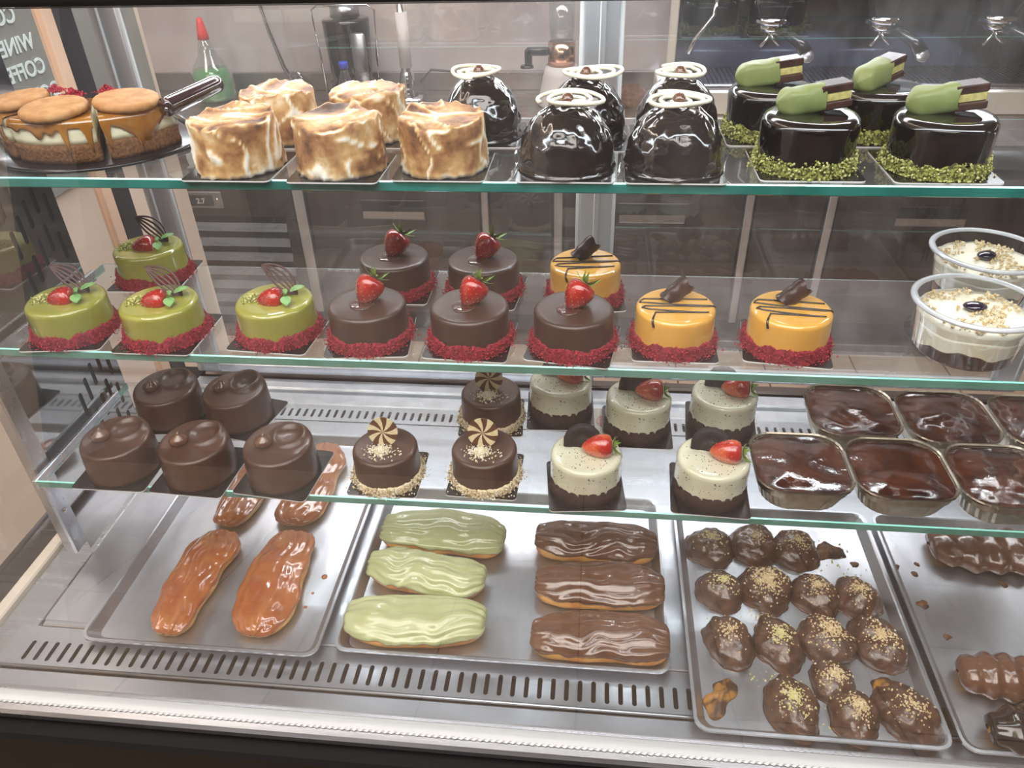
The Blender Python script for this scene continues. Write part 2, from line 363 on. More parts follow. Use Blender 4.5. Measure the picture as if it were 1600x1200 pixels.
def strawberry(parent, loc, rot, L=.026, R=.0115, mat='strawberry', leaves=7, seed=0, leaf=.011):
    pr = [(0,0),(.45,.0),(.80,.05),(.97,.17),(1,.30),(.95,.45),(.82,.62),(.62,.78),(.38,.91),(.16,.98),(0,1)]
    pr = [(a*R, b*L) for a,b in pr][::-1]
    f = lambda x,y,z: (x*(1+.06*nz(x,y,z,90,seed)), y*(1+.06*nz(x,y,z,90,seed+1)), z)
    o = mk('strawberry', lathe(pr, 28, f), mat, parent, loc=loc, rot=rot)
    P = []
    prr = [(b*L, a*R) for a,b in [(.0,0),(.80,.05),(1,.30),(.95,.45),(.82,.62),(.62,.78),(.38,.91),(.16,.98),(0,1)]]
    for i in range(9):
        z = L*(.12+.095*i); rr = np.interp(z, [p[0] for p in prr], [p[1] for p in prr])
        m_ = max(4, int(11*rr/R))
        for k in range(m_): a = 2*PI*(k+.5*(i%2))/m_; P.append((rr*math.cos(a)*1.0, rr*math.sin(a)*1.0, z))
    vf, _ = crumbs(P, .0005, .0007, 3, 1); stuff(mk('seeds', vf, 'seed', o, False))
    V, F = [], []; q = random.Random(seed)
    for k in range(leaves):
        a = 2*PI*k/leaves+q.uniform(-.2,.2); ln = leaf*q.uniform(.7,1.15); lift = q.uniform(.25,1.0); n0 = len(V)
        for j, wd in enumerate((.25,.9,1,.55,.05)):
            t = j/4; rr = ln*t; zz = -.0006-lift*ln*t*t*.9 + .002*math.sin(t*2.2)*0
            for s in (-1,0,1):
                ww = s*wd*.0026; V.append((rr*math.cos(a)-ww*math.sin(a), rr*math.sin(a)+ww*math.cos(a), zz+abs(s)*.0004))
        for j in range(4):
            for s in range(2): b_ = n0+j*3+s; F.append((b_,b_+1,b_+4,b_+3))
    mk('calyx', (V,F), 'leaf', o)
    return o
def wavy_top(parent, name, mat, r, z0, h, wav, seed, rc=.004, n=72, low=0.0, fn=None):
    """upper coating of a cake whose lower border hangs unevenly"""
    V, F = [], []; pr = [(0,1)]+[((r-rc)*k/5/r, 1) for k in range(1,6)]
    arc = [(r-rc+rc*math.sin(PI/2*k/4), -rc*(1-math.cos(PI/2*k/4))) for k in range(1,5)]
    V.append((0,0,z0+h)); rows = []
    for rr in [(r-rc)*k/5 for k in range(1,6)]: rows.append([(rr, z0+h)]*n)
    for rr, dz in arc: rows.append([(rr, z0+h+dz)]*n)
    for j in range(1, 9):
        t = j/8; row = []
        for k in range(n):
            a = 2*PI*k/n; bot = z0+wav*(nz(math.cos(a),math.sin(a),0,2.2,seed)*1.2+.4*nz(math.cos(a),math.sin(a),1,6,seed))
            row.append((r*(1+.01*t), (z0+h-rc)*(1-t)+bot*t))
        rows.append(row)
    rows.append([(r-.004, rows[-1][k][1]+.0005) for k in range(n)])
    for row in rows:
        for k in range(n): a = 2*PI*k/n; V.append((row[k][0]*math.cos(a), row[k][0]*math.sin(a), row[k][1]))
    for k in range(n): F.append((0, 1+k, 1+(k+1)%n))
    for j in range(len(rows)-1):
        for k in range(n): F.append((1+j*n+k, 1+(j+1)*n+k, 1+(j+1)*n+(k+1)%n, 1+j*n+(k+1)%n))
    return mk(name, (V,F), mat, parent)
def place(px, py, z, r, back=None):
    p = onz(px, py, z); d = Vector((p.x, p.y, 0)).normalized(); c = Vector((p.x+d.x*r, p.y+d.y*r, z))
    for _ in range(4):      # centre the cake on its measured sight line
        q = Vector((c.x, c.y, z+.018))-Vector((0,0,HC)); D = FW.dot(q); c.x -= (800+FPX*RT.dot(q)/D-px)*D/FPX
    return c
#BUILD
# ================================================================== THE ROOM
TILE_V = box(-.5,.5,-.5,.5,-.008,0,.002)
fl = struct(mk('floor', box(-2.8,2.8,-3.0,3.3,-.06,-.006), 'grout', smooth=False))
_tile = {}
def tiles(x0, x1, y0, y1, tw, td, off=.5):
    key = (tw, td); j = 0; y = y0
    while y < y1-1e-6:
        x = x0 - (off*tw if j % 2 else 0)
        while x < x1-1e-6:
            a, b = max(x, x0), min(x+tw, x1)
            if b-a > .05:
                if key not in _tile:
                    o = mk('tile', box(-tw/2+.003,tw/2-.003,-td/2+.003,td/2-.003,-.007,0,.0015), 'tile', fl, False); _tile[key] = o
                else: o = _tile[key].copy(); COL.objects.link(o)
                o.parent = fl; o.location = ((a+b)/2, y+td/2, random.uniform(-.0008,.0008)); o.scale = ((b-a)/tw, 1, 1)
            x += tw
        y += td; j += 1
tiles(-2.7,2.7,-2.7,.3,.45,.45,0); tiles(-2.31,2.31,1.12,2.6,.33,.74,0)
struct(mk('wall_back', box(-2.8,2.8,3.02,3.12,-.06,2.9), 'pink_wall', smooth=False))
wf = struct(mk('wall_front', box(-2.8,2.8,-3.1,-3.0,-.06,2.9), 'dark_wall', smooth=False))  # unseen wall, coloured near-black so upper front-glass reflections stay dark
struct(mk('reflection_panel_1', box(-2.8,2.8,-3.0,-2.975,-.006,1.12), 'reflection_panel_tone', smooth=False))  # unseen panel added so its warm tone reflects as a veil in the front glass
wl = struct(mk('wall_left', box(-1.40,-1.30,-.6,2.25,-.06,2.9), 'cream_wall', smooth=False))
struct(mk('wall_right', box(2.8,2.9,-3.1,3.12,-.06,2.9), 'warm_wall', smooth=False))
struct(mk('ceiling', box(-2.9,2.9,-3.1,3.12,2.9,3.0), 'ceiling_paint', smooth=False))
# lettered board on the left wall, read from behind (mirrored)
bd = root('lettered_panel', (-1.29,1.55,.96), 0, 'grey-green glossy panel with mirrored white lettering on left wall', 'sign')
mk('panel', box(-.008,.004,-.75,.66,0,1.2,.002), 'grey_board', bd, False)
def text_mesh(name, s, size, mat, parent, mtx, ext=.0006):
    c = bpy.data.curves.new(name, 'FONT'); c.body = s; c.size = size; c.extrude = ext; c.offset = size*.02
    o = bpy.data.objects.new(name, c); COL.objects.link(o); bpy.context.view_layer.update()
    me = bpy.data.meshes.new_from_object(o.evaluated_get(bpy.context.evaluated_depsgraph_get())); bpy.data.objects.remove(o)
    me.materials.clear(); me.materials.append(MT[mat]); t = bpy.data.objects.new(name, me); COL.objects.link(t); t.parent = parent; t.matrix_local = mtx; return t
for s, y, z in (('COCOA',1.725,1.335),('WINE',1.755,1.275),('COFFEE',1.765,1.222),('COOKIES',1.825,1.165)):
    text_mesh('lettering', s, .046, 'sign_letter', bd, Matrix(((0,0,1,.0065),(-1,0,0,y-1.55),(0,1,0,z-.96),(0,0,0,1))))

# ================================================================== KITCHEN SIDE
KY = 2.65
fr = root('undercounter_fridge', (0,KY,0), 0, 'dark stainless undercounter fridge with recessed door handles behind the case', 'fridge')
mk('carcass', box(-2.2,2.2,.03,.33,.09,.845), 'steel_dark', fr, False)
mk('plinth', box(-2.2,2.2,.05,.30,.006,.09), 'dark_slot', fr, False)
for x0,x1 in ((-1.119,-1.078),(-.411,-.386),(-.145,-.114),(.531,.559),(.811,.839)):
    mk('mullion', box(x0,x1,-.012,.03,.10,.845,.003), 'aluminium', fr, False)
def fdoor(x0,x1,handle=True):
    F0 = box(x0,x1,0,.028,.12,.84,.004); o = mk('door', F0, 'steel_dark', fr, False)
    if handle:
        hx = (x0+x1)/2; z0, z1, w_ = .49, .575, .125
        mk('handle_recess', join(box(hx-w_,hx+w_,-.004,.0,z0,z0+.012,.001), box(hx-w_,hx+w_,-.004,.0,z1-.008,z1,.001), box(hx-w_,hx-w_+.008,-.004,0,z0,z1,.001), box(hx+w_-.008,hx+w_,-.004,0,z0,z1,.001)), 'steel_dark', o, False)
        mk('handle_grip', box(hx-w_+.008,hx+w_-.008,-.0012,0,z0+.012,z1-.045), 'steel', o, False)
        mk('handle_painted_shadow', box(hx-w_+.008,hx+w_-.008,-.0015,0,z1-.045,z1-.008), 'dark_slot', o, False)  # dark strip paints in the shade inside the handle recess
fdoor(-1.072,-.417); fdoor(-.380,-.151,False); fdoor(-.108,.525); fdoor(.565,.805,False); fdoor(.845,1.49); fdoor(1.50,2.15,False)
vp_ = mk('vent_panel', join(box(-2.1,-1.60,0,.028,.09,.84,.003), box(-1.60,-1.125,0,.028,.50,.84,.003), box(-1.17,-1.125,0,.028,.09,.50,.003)), 'steel_dark', fr, False)
mk('vent_back', box(-1.60,-1.17,.024,.03,.09,.50), 'dark_slot', fr, False)
for k in range(7):
    mk('vent_slat', xf(box(-.215,.215,-.004,.004,-.017,.017,.001), (-1.385,.008,.455-.062*k), (math.radians(-24),0,0)), 'steel', vp_, False)
cp = mk('control_panel', box(-1.565,-1.40,-.006,0,.535,.60,.002), 'steel', fr, False)
mk('display', box(-1.555,-1.435,-.009,-.006,.545,.588,.001), 'display_dark', cp, False)
text_mesh('display_digits', '2.7', .028, 'display_digit', cp, Matrix(((1,0,0,-1.50),(0,0,-1,-.0095),(0,1,0,.556),(0,0,0,1))))
mk('knob', lathe([(0,.004),(.006,.004),(.006,0),(0,0)],16), 'chrome', cp, loc=(-1.418,-.006,.57), rot=(PI/2,0,0))
ct = root('steel_worktop', (0,2.8,.846), 0, 'long steel worktop with low upstand along the back wall', 'worktop')
mk('top', box(-2.2,2.2,-.18,.215,0,.034,.003), 'steel_counter', ct, False)
mk('upstand', box(-2.2,.23,.195,.215,.034,.10,.002), 'steel_counter', ct, False)
TOPZ = .8805
def lat(name, prof, mat, parent, n=32, **k): return mk(name, lathe(prof, n), mat, parent, **k)
# soap bottle
b = root('soap_bottle', (-1.43,2.86,TOPZ), .2, 'clear squeeze bottle of green liquid with red cap on steel worktop', 'bottle')
lat('bottle_body', [(0,.215),(.014,.215),(.019,.21),(.026,.19),(.035,.16),(.060,.125),(.072,.10),(.074,.02),(.068,.003),(0,.002)], 'bottle_glass', b)
lat('green_liquid', [(0,.112),(.058,.112),(.068,.09),(.070,.02),(.064,.006),(0,.005)], 'soap_green', b)
lat('red_cap', [(0,.285),(.008,.283),(.012,.27),(.018,.235),(.021,.212),(0,.211)], 'red_cap', b)
# blender jar
b = root('blender_jar', (-.905,2.90,TOPZ), 0, 'dark glass blender jar with steel collar and wire handle', 'blender')
lat('jar', [(0,.27),(.085,.27),(.085,.26),(.078,.10),(.070,.07),(.085,.06),(.088,.005),(0,0)], 'dark_glass', b, 12)
lat('collar', [(0,.315),(.05,.315),(.052,.275),(0,.272)], 'steel', b)
mk('wire_handle', tube([(-.10,-.02,.02),(-.105,-.02,.15),(-.115,-.02,.30),(-.09,-.02,.315),(.09,-.02,.315),(.115,-.02,.30),(.105,-.02,.15),(.10,-.02,.02)], .004), 'chrome', b)
mk('steel_side', box(.03,.085,-.085,-.07,.03,.235,.01), 'steel', b)
b = root('water_bottle', (-.885,2.74,TOPZ), 0, 'small clear plastic bottle with blue cap beside the blender jar', 'bottle')
lat('bottle_body', [(0,.135),(.011,.135),(.013,.125),(.02,.10),(.031,.07),(.034,.04),(.034,.005),(0,.002)], 'bottle_glass', b)
lat('blue_cap', [(0,.158),(.014,.158),(.016,.153),(.016,.136),(0,.1355)], 'blue_cap', b)
b = root('faucet', (-1.155,2.93,TOPZ), 0, 'chrome swan faucet over the worktop left of blender jar', 'faucet')
mk('spout', tube([(0,0,.02),(0,0,.06),(-.02,0,.10),(-.05,0,.22),(-.075,0,.36),(-.07,-.03,.42)], .009, 10), 'chrome', b)
lat('base', [(0,.06),(.016,.06),(.02,.03),(.03,.006),(.03,0),(0,0)], 'chrome', b)
mk('lever', tube([(.01,-.02,.05),(.04,-.03,.09),(.055,-.03,.07)], .006), 'chrome', b)
b = root('citrus_press', (-.685,2.83,TOPZ), 0, 'chrome column press with scaled tube standing right of blender', 'kitchen tool')
mk('foot', box(-.055,.055,-.05,.05,0,.022,.006), 'chrome', b)
lat('column', [(0,.36),(.018,.36),(.018,.11),(.024,.10),(.032,.05),(.026,.03),(.036,.022),(0,.022)], 'chrome', b)
lat('scaled_tube', [(0,.30),(.021,.30),(.021,.12),(0,.12)], 'white_paper', b)
mk('top_cup', lathe([(0,.40),(.03,.40),(.012,.362),(0,.361)], 24), 'dark_glass', b)
mk('power_cord', tube([(.04,.03,.06),(.08,.05,.10),(.16,.06,.09),(.24,.05,.05),(.28,.05,.008)], .004), 'machine_black', b)
b = root('copper_jug', (-.13,2.80,TOPZ), 0, 'copper and glass jug on white base left of centre post', 'jug')
lat('white_base', [(0,.13),(.055,.13),(.062,.10),(.075,.04),(.085,.008),(.08,0),(0,0)], 'white_paper', b)
lat('copper_sleeve', [(0,.205),(.047,.205),(.047,.131),(0,.131)], 'copper', b)
lat('glass_cylinder', [(0,.33),(.044,.33),(.044,.206),(0,.206)], 'bottle_glass', b)
mk('black_clamp', join(box(-.12,-.045,-.03,.0,.165,.19,.004), box(-.125,-.10,-.03,0,.13,.185,.004), xf(lathe([(0,.008),(.022,.008),(.024,0),(0,0)],16),(-.118,-.015,.125))), 'machine_black', b)
b = mk('brown_brush', lathe([(0,.055),(.03,.052),(.055,.04),(.065,.02),(.05,.0),(0,0)], 40, lambda x,y,z:(x*(1+.25*nz(x,y,z,60)), y*(1+.25*nz(x,y,z,60,2)), max(0,z*(1+.5*nz(x,y,z,70,3))))), 'brown_fluff'); b.location = (.11,2.80,TOPZ); tag(b, 'fluffy brown brush lying on worktop between domed cakes', 'brush')
b = mk('crumpled_wrapper', lathe([(0,.03),(.03,.025),(.04,.01),(.03,0),(0,0)], 14, lambda x,y,z:(x*(1+.5*nz(x,y,z,40)), y*(1+.5*nz(x,y,z,40,2)), max(0,z*(1+.6*nz(x,y,z,50,3))))), 'nut', smooth=False); b.location = (.03,2.70,TOPZ); tag(b, 'small crumpled beige wrapper beside the brown brush', 'wrapper')
# espresso machine
mp = mk('machine_plinth', box(.20,1.9,2.66,2.99,TOPZ,.955,.004), 'cream_slab', smooth=False); tag(mp, 'cream slab plinth under the espresso machine', 'plinth')
em = root('espresso_machine', (.24,2.83,.9555), 0, 'black three-group espresso machine with chrome frame at upper right', 'coffee machine')
mk('drip_tray', box(.02,1.55,-.13,.13,0,.012,.002), 'machine_black', em, False)
mk('front_trim', box(0,1.56,-.150,-.131,-.0,.016,.003), 'steel', em, False)
g = []
for k in range(96): g.append(box(.03+k*.0158,.037+k*.0158,-.125,.12,.0125,.0155))
stuff(mk('grate_bars', join(*g), 'steel_dark', em, False))
mk('back_panel', box(.02,1.55,.131,.15,0,.40,.002), 'machine_black', em, False)
mk('side_frame', join(box(-.02,.006,-.13,-.10,.0,.275,.004), box(-.02,1.56,-.13,-.10,.2751,.31,.004)), 'cream_slab', em, False)
mk('body', box(.02,1.55,-.06,.13,.30,.44,.005), 'machine_black', em, False)
mk('steam_wand', tube([(.12,-.12,.27),(.115,-.13,.22),(.06,-.14,.15),(.045,-.14,.11)], .006), 'chrome', em)
for i, gx in enumerate((.31,.655,1.0)):
    gh = mk('group_head', xf(lathe([(0,.31),(.06,.31),(.062,.24),(.05,.215),(.05,.19),(0,.19)], 28), (gx,-.06,0)), 'machine_black', em)
    mk('collar_ring', xf(lathe([(.0,.205),(.056,.205),(.056,.185),(0,.185)], 28), (gx,-.06,0)), 'chrome', gh)
    pf = mk('portafilter', xf(lathe([(0,.186),(.040,.186),(.036,.165),(.015,.155),(0,.155)], 24), (gx,-.06,0)), 'chrome', em)
    mk('handle', tube([(gx+.01,-.08,.168),(gx+.04,-.115,.165),(gx+.075,-.16,.145),(gx+.095,-.185,.118)], lambda t: .013+.008*t, 12), 'machine_black', pf)
    mk('badge', xf(lathe([(0,.003),(.019,.003),(.021,0),(0,0)], 16), (gx+.097,-.195,.112), (math.radians(60),0,0)), 'aluminium', pf)
    mk('spouts', join(tube([(gx,-.07,.158),(gx-.01,-.07,.140),(gx-.03,-.08,.118)], .005), tube([(gx,-.07,.158),(gx+.01,-.07,.140),(gx+.03,-.08,.122)], .005)), 'chrome', pf)
for i, gx in enumerate((.19,.49,.84)):
    o = mk('work_lamp', xf(lathe([(0,.006),(.008,.006),(.010,0),(0,0)], 12), (gx,-.10,.268)), 'lamp_glow', em)
    d = bpy.data.lights.new('work_lamp_beam', 'SPOT'); d.energy = 22; d.spot_size = 1.6; d.color = (.72,.78,1); d.shadow_soft_size = .008
    q = bpy.data.objects.new('work_lamp_beam', d); COL.objects.link(q); q.parent = em; q.location = (gx,-.10,.262); q.rotation_euler = (.25,0,0)

# ================================================================== THE DISPLAY CASE
CY = .70
dc = root('display_case', (0,CY,0), 0, 'stainless refrigerated pastry display case with slanted front glass', 'display case')
def cs(name, vf, mat, parent=None, smooth=False, mi=None, kids=False):
    v = [(a,b-CY,c) for a,b,c in vf[0]] ; return mk(name, (v, vf[1]), mat, parent or dc, smooth, mi)
cs('front_panel', box(-.72,.72,.372,.398,.0,.896,.004), 'black_panel')
cs('side_panel', box(-.72,-.655,.40,1.04,.0,.896,.004), 'black_panel'); cs('side_panel', box(.655,.72,.40,1.04,.0,.896,.004), 'black_panel')
cs('rear_panel', box(-.65,.65,1.02,1.04,0,.896,.003), 'steel_dark')
cs('front_rail', box(-.72,.72,.390,.4185,.8965,.909,.003), 'steel')
V, F = [], []; n = 460
for k in range(n+1):
    x = -.71+1.42*k/n; j = .0012*(k % 2); V += [(x,.4005-j,.9096),(x,.4015,.9112),(x,.4135,.9112),(x,.4148+j,.9096)]
    if k: 
        for s in range(3): F.append((k*4-4+s, k*4+s, k*4+1+s, k*4-3+s))
cs('serrated_gasket', (V,F), 'rubber')
cs('front_ledge', box(-.65,.65,.4190,.4400,.896,.9075,.002), 'steel_deck')
cs('ledge_bead', tube([(-.65,.4415,.9095),(.65,.4415,.9095)], .0018), 'steel_deck', smooth=True)
def slot_plate(cells, y0, y1, s0, s1, sw, z, th):
    """cells: list of (x0,x1,has_slot); a sheet with rounded slots cut through it"""
    V, F = [], []
    for x0, x1, hs in cells:
        if not hs:
            n0 = len(V); V += [(x0,y0,z),(x1,y0,z),(x1,y1,z),(x0,y1,z)]; F.append((n0,n0+1,n0+2,n0+3)); continue
        cx, cy = (x0+x1)/2, (s0+s1)/2; r = sw/2; hl = (s1-s0)/2-r
        inn, out = [], []
        for k in range(8): a = PI*k/7; inn.append((cx+r*math.cos(a), cy+hl+r*math.sin(a)))
        for k in range(8): a = PI+PI*k/7; inn.append((cx+r*math.cos(a), cy-hl+r*math.sin(a)))
        top = [x1, x1, x1, cx+(x1-cx)*.4, cx-(x1-cx)*.4, x0, x0, x0]; ty = [cy+hl, (cy+hl+y1)/2, y1, y1, y1, y1, (cy+hl+y1)/2, cy+hl]
        out = [(top[k], ty[k]) for k in range(8)] + [(2*cx-top[k], 2*cy-ty[k] if k in (0,7) else (y0 if ty[k]==y1 else (cy-hl+y0)/2)) for k in range(8)]
        n0 = len(V); V += [(a,b,z) for a,b in inn]; V += [(a,b,z) for a,b in out]; V += [(a,b,z-th) for a,b in inn]
        for k in range(16):
            k2 = (k+1) % 16; F.append((n0+k, n0+16+k, n0+16+k2, n0+k2)); F.append((n0+k2, n0+32+k2, n0+32+k, n0+k))
    return V, F
P_ = .01352; cells = [(-.62,-.594-.0045,False)]+[(-.594-.0045+k*P_, -.594-.0045+(k+1)*P_, True) for k in range(89)]; cells.append((cells[-1][1], .62, False))
cs('front_vent_strip', slot_plate(cells, .4435, .492, .4495, .4735, .0047, .9085, .004), 'steel_deck')
cs('vent_duct', box(-.62,.62,.4435,.492,.88,.884), 'dark_slot')
P_ = .0119; cells = [(-.598,-.590,False)]+[(-.590+k*P_, -.590+(k+1)*P_, True) for k in range(99)]; cells.append((cells[-1][1], .598, False))
cs('rear_vent_strip', slot_plate(cells, .885, .924, .8935, .9135, .0045, .9085, .004), 'steel_deck')
cs('vent_duct', box(-.62,.62,.885,.924,.88,.884), 'dark_slot')
cs('deck_plate', box(-.598,.598,.4935,.8835,.900,.9090,.0015), 'steel_deck')
cs('deck_end_sheet', box(-.598,-.545,.500,.875,.9091,.9098,.0005), 'tray_metal')
cs('rear_ledge', join(box(-.64,.64,.9255,.955,.896,.909,.002), box(-.64,.64,.9555,.975,.896,.916,.003), box(-.64,.64,.9755,.990,.896,.9105,.002)), 'aluminium')
for s in (-1,1):
    a, b_ = sorted((s*.600, s*.645)); cs('side_ledge', box(a,b_,.4435,.95,.896,.908,.002), 'steel')
    a, b_ = sorted((s*.646, s*.662)); cs('side_gasket', box(a,b_,.405,.99,.900,.914,.002), 'cream_slab')
    a, b_ = sorted((s*.6005, s*.6025))
    # mirror-polished bracket plate with staggered slots
    V, F = [], []; cw = .0165
    ya = .602; edges = []
    cols = [(.676+cw*k, .676+cw*(k+1)) for k in range(5)]
    def q4(a0,a1,z0,z1):
        n0 = len(V); V.extend([(a0,z0),(a1,z0),(a1,z1),(a0,z1)]); F.append((n0,n0+1,n0+2,n0+3))
    q4(.602,.676,.916,1.50); q4(cols[-1][1],.766,.916,1.50)
    PV, PF = [(y,z,0) for y,z in V], list(F)
    for ci,(c0,c1) in enumerate(cols):
        z = .916; off = [.0,.012,.024,.036,.018][ci]
        segs = []
        for zb in (.985, 1.03, 1.075, 1.235, 1.28, 1.325, 1.37): segs.append(zb+off*.9)
        cur = .916
        for zb in segs:
            vf = slot_plate([(cur, zb-.02, False)], c0, c1, 0, 1, .001, 0, .002); PV, PF = join((PV,PF), ([(y,x,0) for x,y,_ in vf[0]], vf[1]))
            vf = slot_plate([(c0, c1, True)], zb-.02, zb+.02, zb-.016, zb+.016, .0065, 0, .002); PV, PF = join((PV,PF), vf)
            cur = zb+.02
        vf = ([(c0,cur,0),(c1,cur,0),(c1,1.50,0),(c0,1.50,0)],[(0,1,2,3)]); PV, PF = join((PV,PF), vf)
    cs('bracket_plate', ([(s*.6005+s*z*-1 if False else s*.6005+s*abs(z), y, zz) for y,zz,z in PV], PF), 'mirror_steel')
    a, b_ = sorted((s*.6040, s*.6055)); cs('plate_backing', box(a,b_,.665,.764,.93,1.49), 'dark_slot')
    a, b_ = sorted((s*.598, s*.612)); cs('plate_flange', box(a,b_,.578,.6015,.930,1.50,.002), 'steel')
    cs('flange_screw', xf(lathe([(0,.0015),(.003,.001),(.0035,0),(0,0)],12), (s*.5978,.590,.992), (0,-s*PI/2,0)), 'chrome', smooth=True)
    a, b_ = sorted((s*.648, s*.654)); cs('side_glass', box(a,b_,.43,.905,.9145,1.50), 'front_glass')
    a, b_ = sorted((s*.644, s*.656)); cs('side_strip', box(a,b_,.910,.931,.9145,1.53,.001), 'peach_strip'); cs('side_post', box(a,b_,.9315,.970,.9145,1.53,.002), 'charcoal_trim')  # narrow peach strip in front of the charcoal post
cs('header', box(-.72,.72,.522,.545,1.5275,1.585,.003), 'black_panel')
cs('case_lamp', box(-.58,.58,.5455,.580,1.530,1.5400,.002), 'aluminium')
cs('top_glass', box(-.65,.65,.58,1.03,1.555,1.561), 'front_glass')
cs('rear_header', box(-.66,.66,.985,1.035,1.500,1.553,.003), 'aluminium')
V = [(x,y,z) for x in (-.70,.70) for y,z in ((.4065,.9125),(.4125,.9125),(.5280,1.527),(.5220,1.527))]
cs('front_glass', (V, [(0,3,2,1),(4,5,6,7),(0,4,7,3),(1,2,6,5),(2,3,7,6),(0,1,5,4)]), 'front_glass')
def slide_door(x0,x1,Y,pl,pr):
    o = cs('sliding_door', join(box(x0,x0+pl,Y-.007,Y+.009,.9165,1.498,.002), box(x1-pr,x1,Y-.007,Y+.009,.9165,1.498,.002), box(x0+pl,x1-pr,Y-.007,Y+.009,.9165,.934,.002), box(x0+pl,x1-pr,Y-.007,Y+.009,1.470,1.498,.002)), 'aluminium')
    cs('glass_pane', box(x0+pl-.003,x1-pr+.003,Y-.002,Y+.003,.932,1.472), 'rear_glass', o)
    cs('beaded_gasket', join(box(x0+pl,x0+pl+.005,Y-.006,Y-.002,.934,1.47,.001), box(x1-pr-.005,x1-pr,Y-.006,Y-.002,.934,1.47,.001), box(x0+pl,x1-pr,Y-.006,Y-.002,.934,.938,.001)), 'rubber', o)
    cs('frame_groove', box(x0+.012,x0+.014,Y-.0085,Y-.007,.92,1.49), 'rubber', o); cs('frame_groove', box(x1-.009,x1-.0075,Y-.0085,Y-.007,.92,1.49), 'rubber', o)
slide_door(-.641,.008,1.000,.038,.028); slide_door(-.006,.641,1.020,.030,.036)
# shelves
Z3, Z2, Z1 = 1.06, 1.21, 1.377
def shelf(z, yf, yb, xl, label, edge, th=.0095):
    o = root('glass_shelf', (0,(yf+yb)/2,z-th), 0, label, 'shelf', None); ym = (yf+yb)/2; b = .0011
    x0, x1 = xl, .596
    V, F, MI = [], [], []
    rings = [(0,b),(b,0),(th-b,0),(th,b)]
    pts = [[(x0+i,yf-ym+i),(x1-i,yf-ym+i),(x1-i,yb-ym-i),(x0+i,yb-ym-i)] for _,i in rings]
    for (zz,_), P in zip(rings, pts): V += [(x,y,zz) for x,y in P]
    for j in range(3):
        for k in range(4): F.append((j*4+k, j*4+(k+1)%4, j*4+4+(k+1)%4, j*4+4+k)); MI.append(2 if j == 2 else (0 if k == 2 else 1))
    F += [(3,2,1,0),(12,13,14,15)]; MI += [0,0]
    mk('glass_plate', (V,F), ['shelf_glass', edge, 'glass_edge_lit'], o, False, MI)
    for s in (-1,1):
        e = x0 if s < 0 else x1
        a, b_ = sorted((e-s*.0005, e+s*.004)); mk('end_clip', box(a,b_,yf-ym-.001,yb-ym-.02,-.003,th+.0005,.0008), 'steel', o, False)
    return o
shelf(Z3,.5645,.755,-.590,'lowest glass shelf holding brown, pinwheel and white speckled cakes','glass_edge_pale')
shelf(Z2,.5945,.790,-.590,'middle glass shelf holding green, strawberry and yellow cakes','glass_edge_pale')
shelf(Z1,.6200,.812,-.590,'top glass shelf holding meringue and dark domed cakes','glass_edge')
# bakery trays on the deck
def tray(x0,x1,y0,y1,label,rz=0,rim=.012,z=.9095):
    w_, d_ = x1-x0, y1-y0; o = root('bakery_tray', ((x0+x1)/2,(y0+y1)/2,z), rz, label, 'tray', 'metal trays on the case deck')
    spec = [(-.013,.0008,.010),(-.012,.0008,.010),(-.0045,rim-.001,.012),(-.003,rim,.012),(0,rim,.014),(0,rim-.0025,.014),(-.003,rim-.0015,.012),(-.0105,.0,.010)]
    R = [[(x,y,zz) for x,y in rrect(w_+2*i,d_+2*i,rc,4)] for i,zz,rc in spec]
    mk('tray_sheet', loft(R, False, True) if False else (lambda L:(L[0], L[1]+[tuple(range(len(R[0])))]))(loft(R[1:], False, True)), 'tray_metal', o, False)
    return o
tray(-.536,-.272,.470,.838,'metal tray at left holding four glossy orange eclairs')
tray(-.258,.094,.480,.737,'metal tray in centre holding green and brown eclairs')
tray(.1115,.3445,.4195,.727,'metal tray at right crowded with crumb-topped chocolate puffs', z=.9120)
tray(.3515,.598,.4195,.727,'nearly empty scratched metal tray at far right', z=.9120)
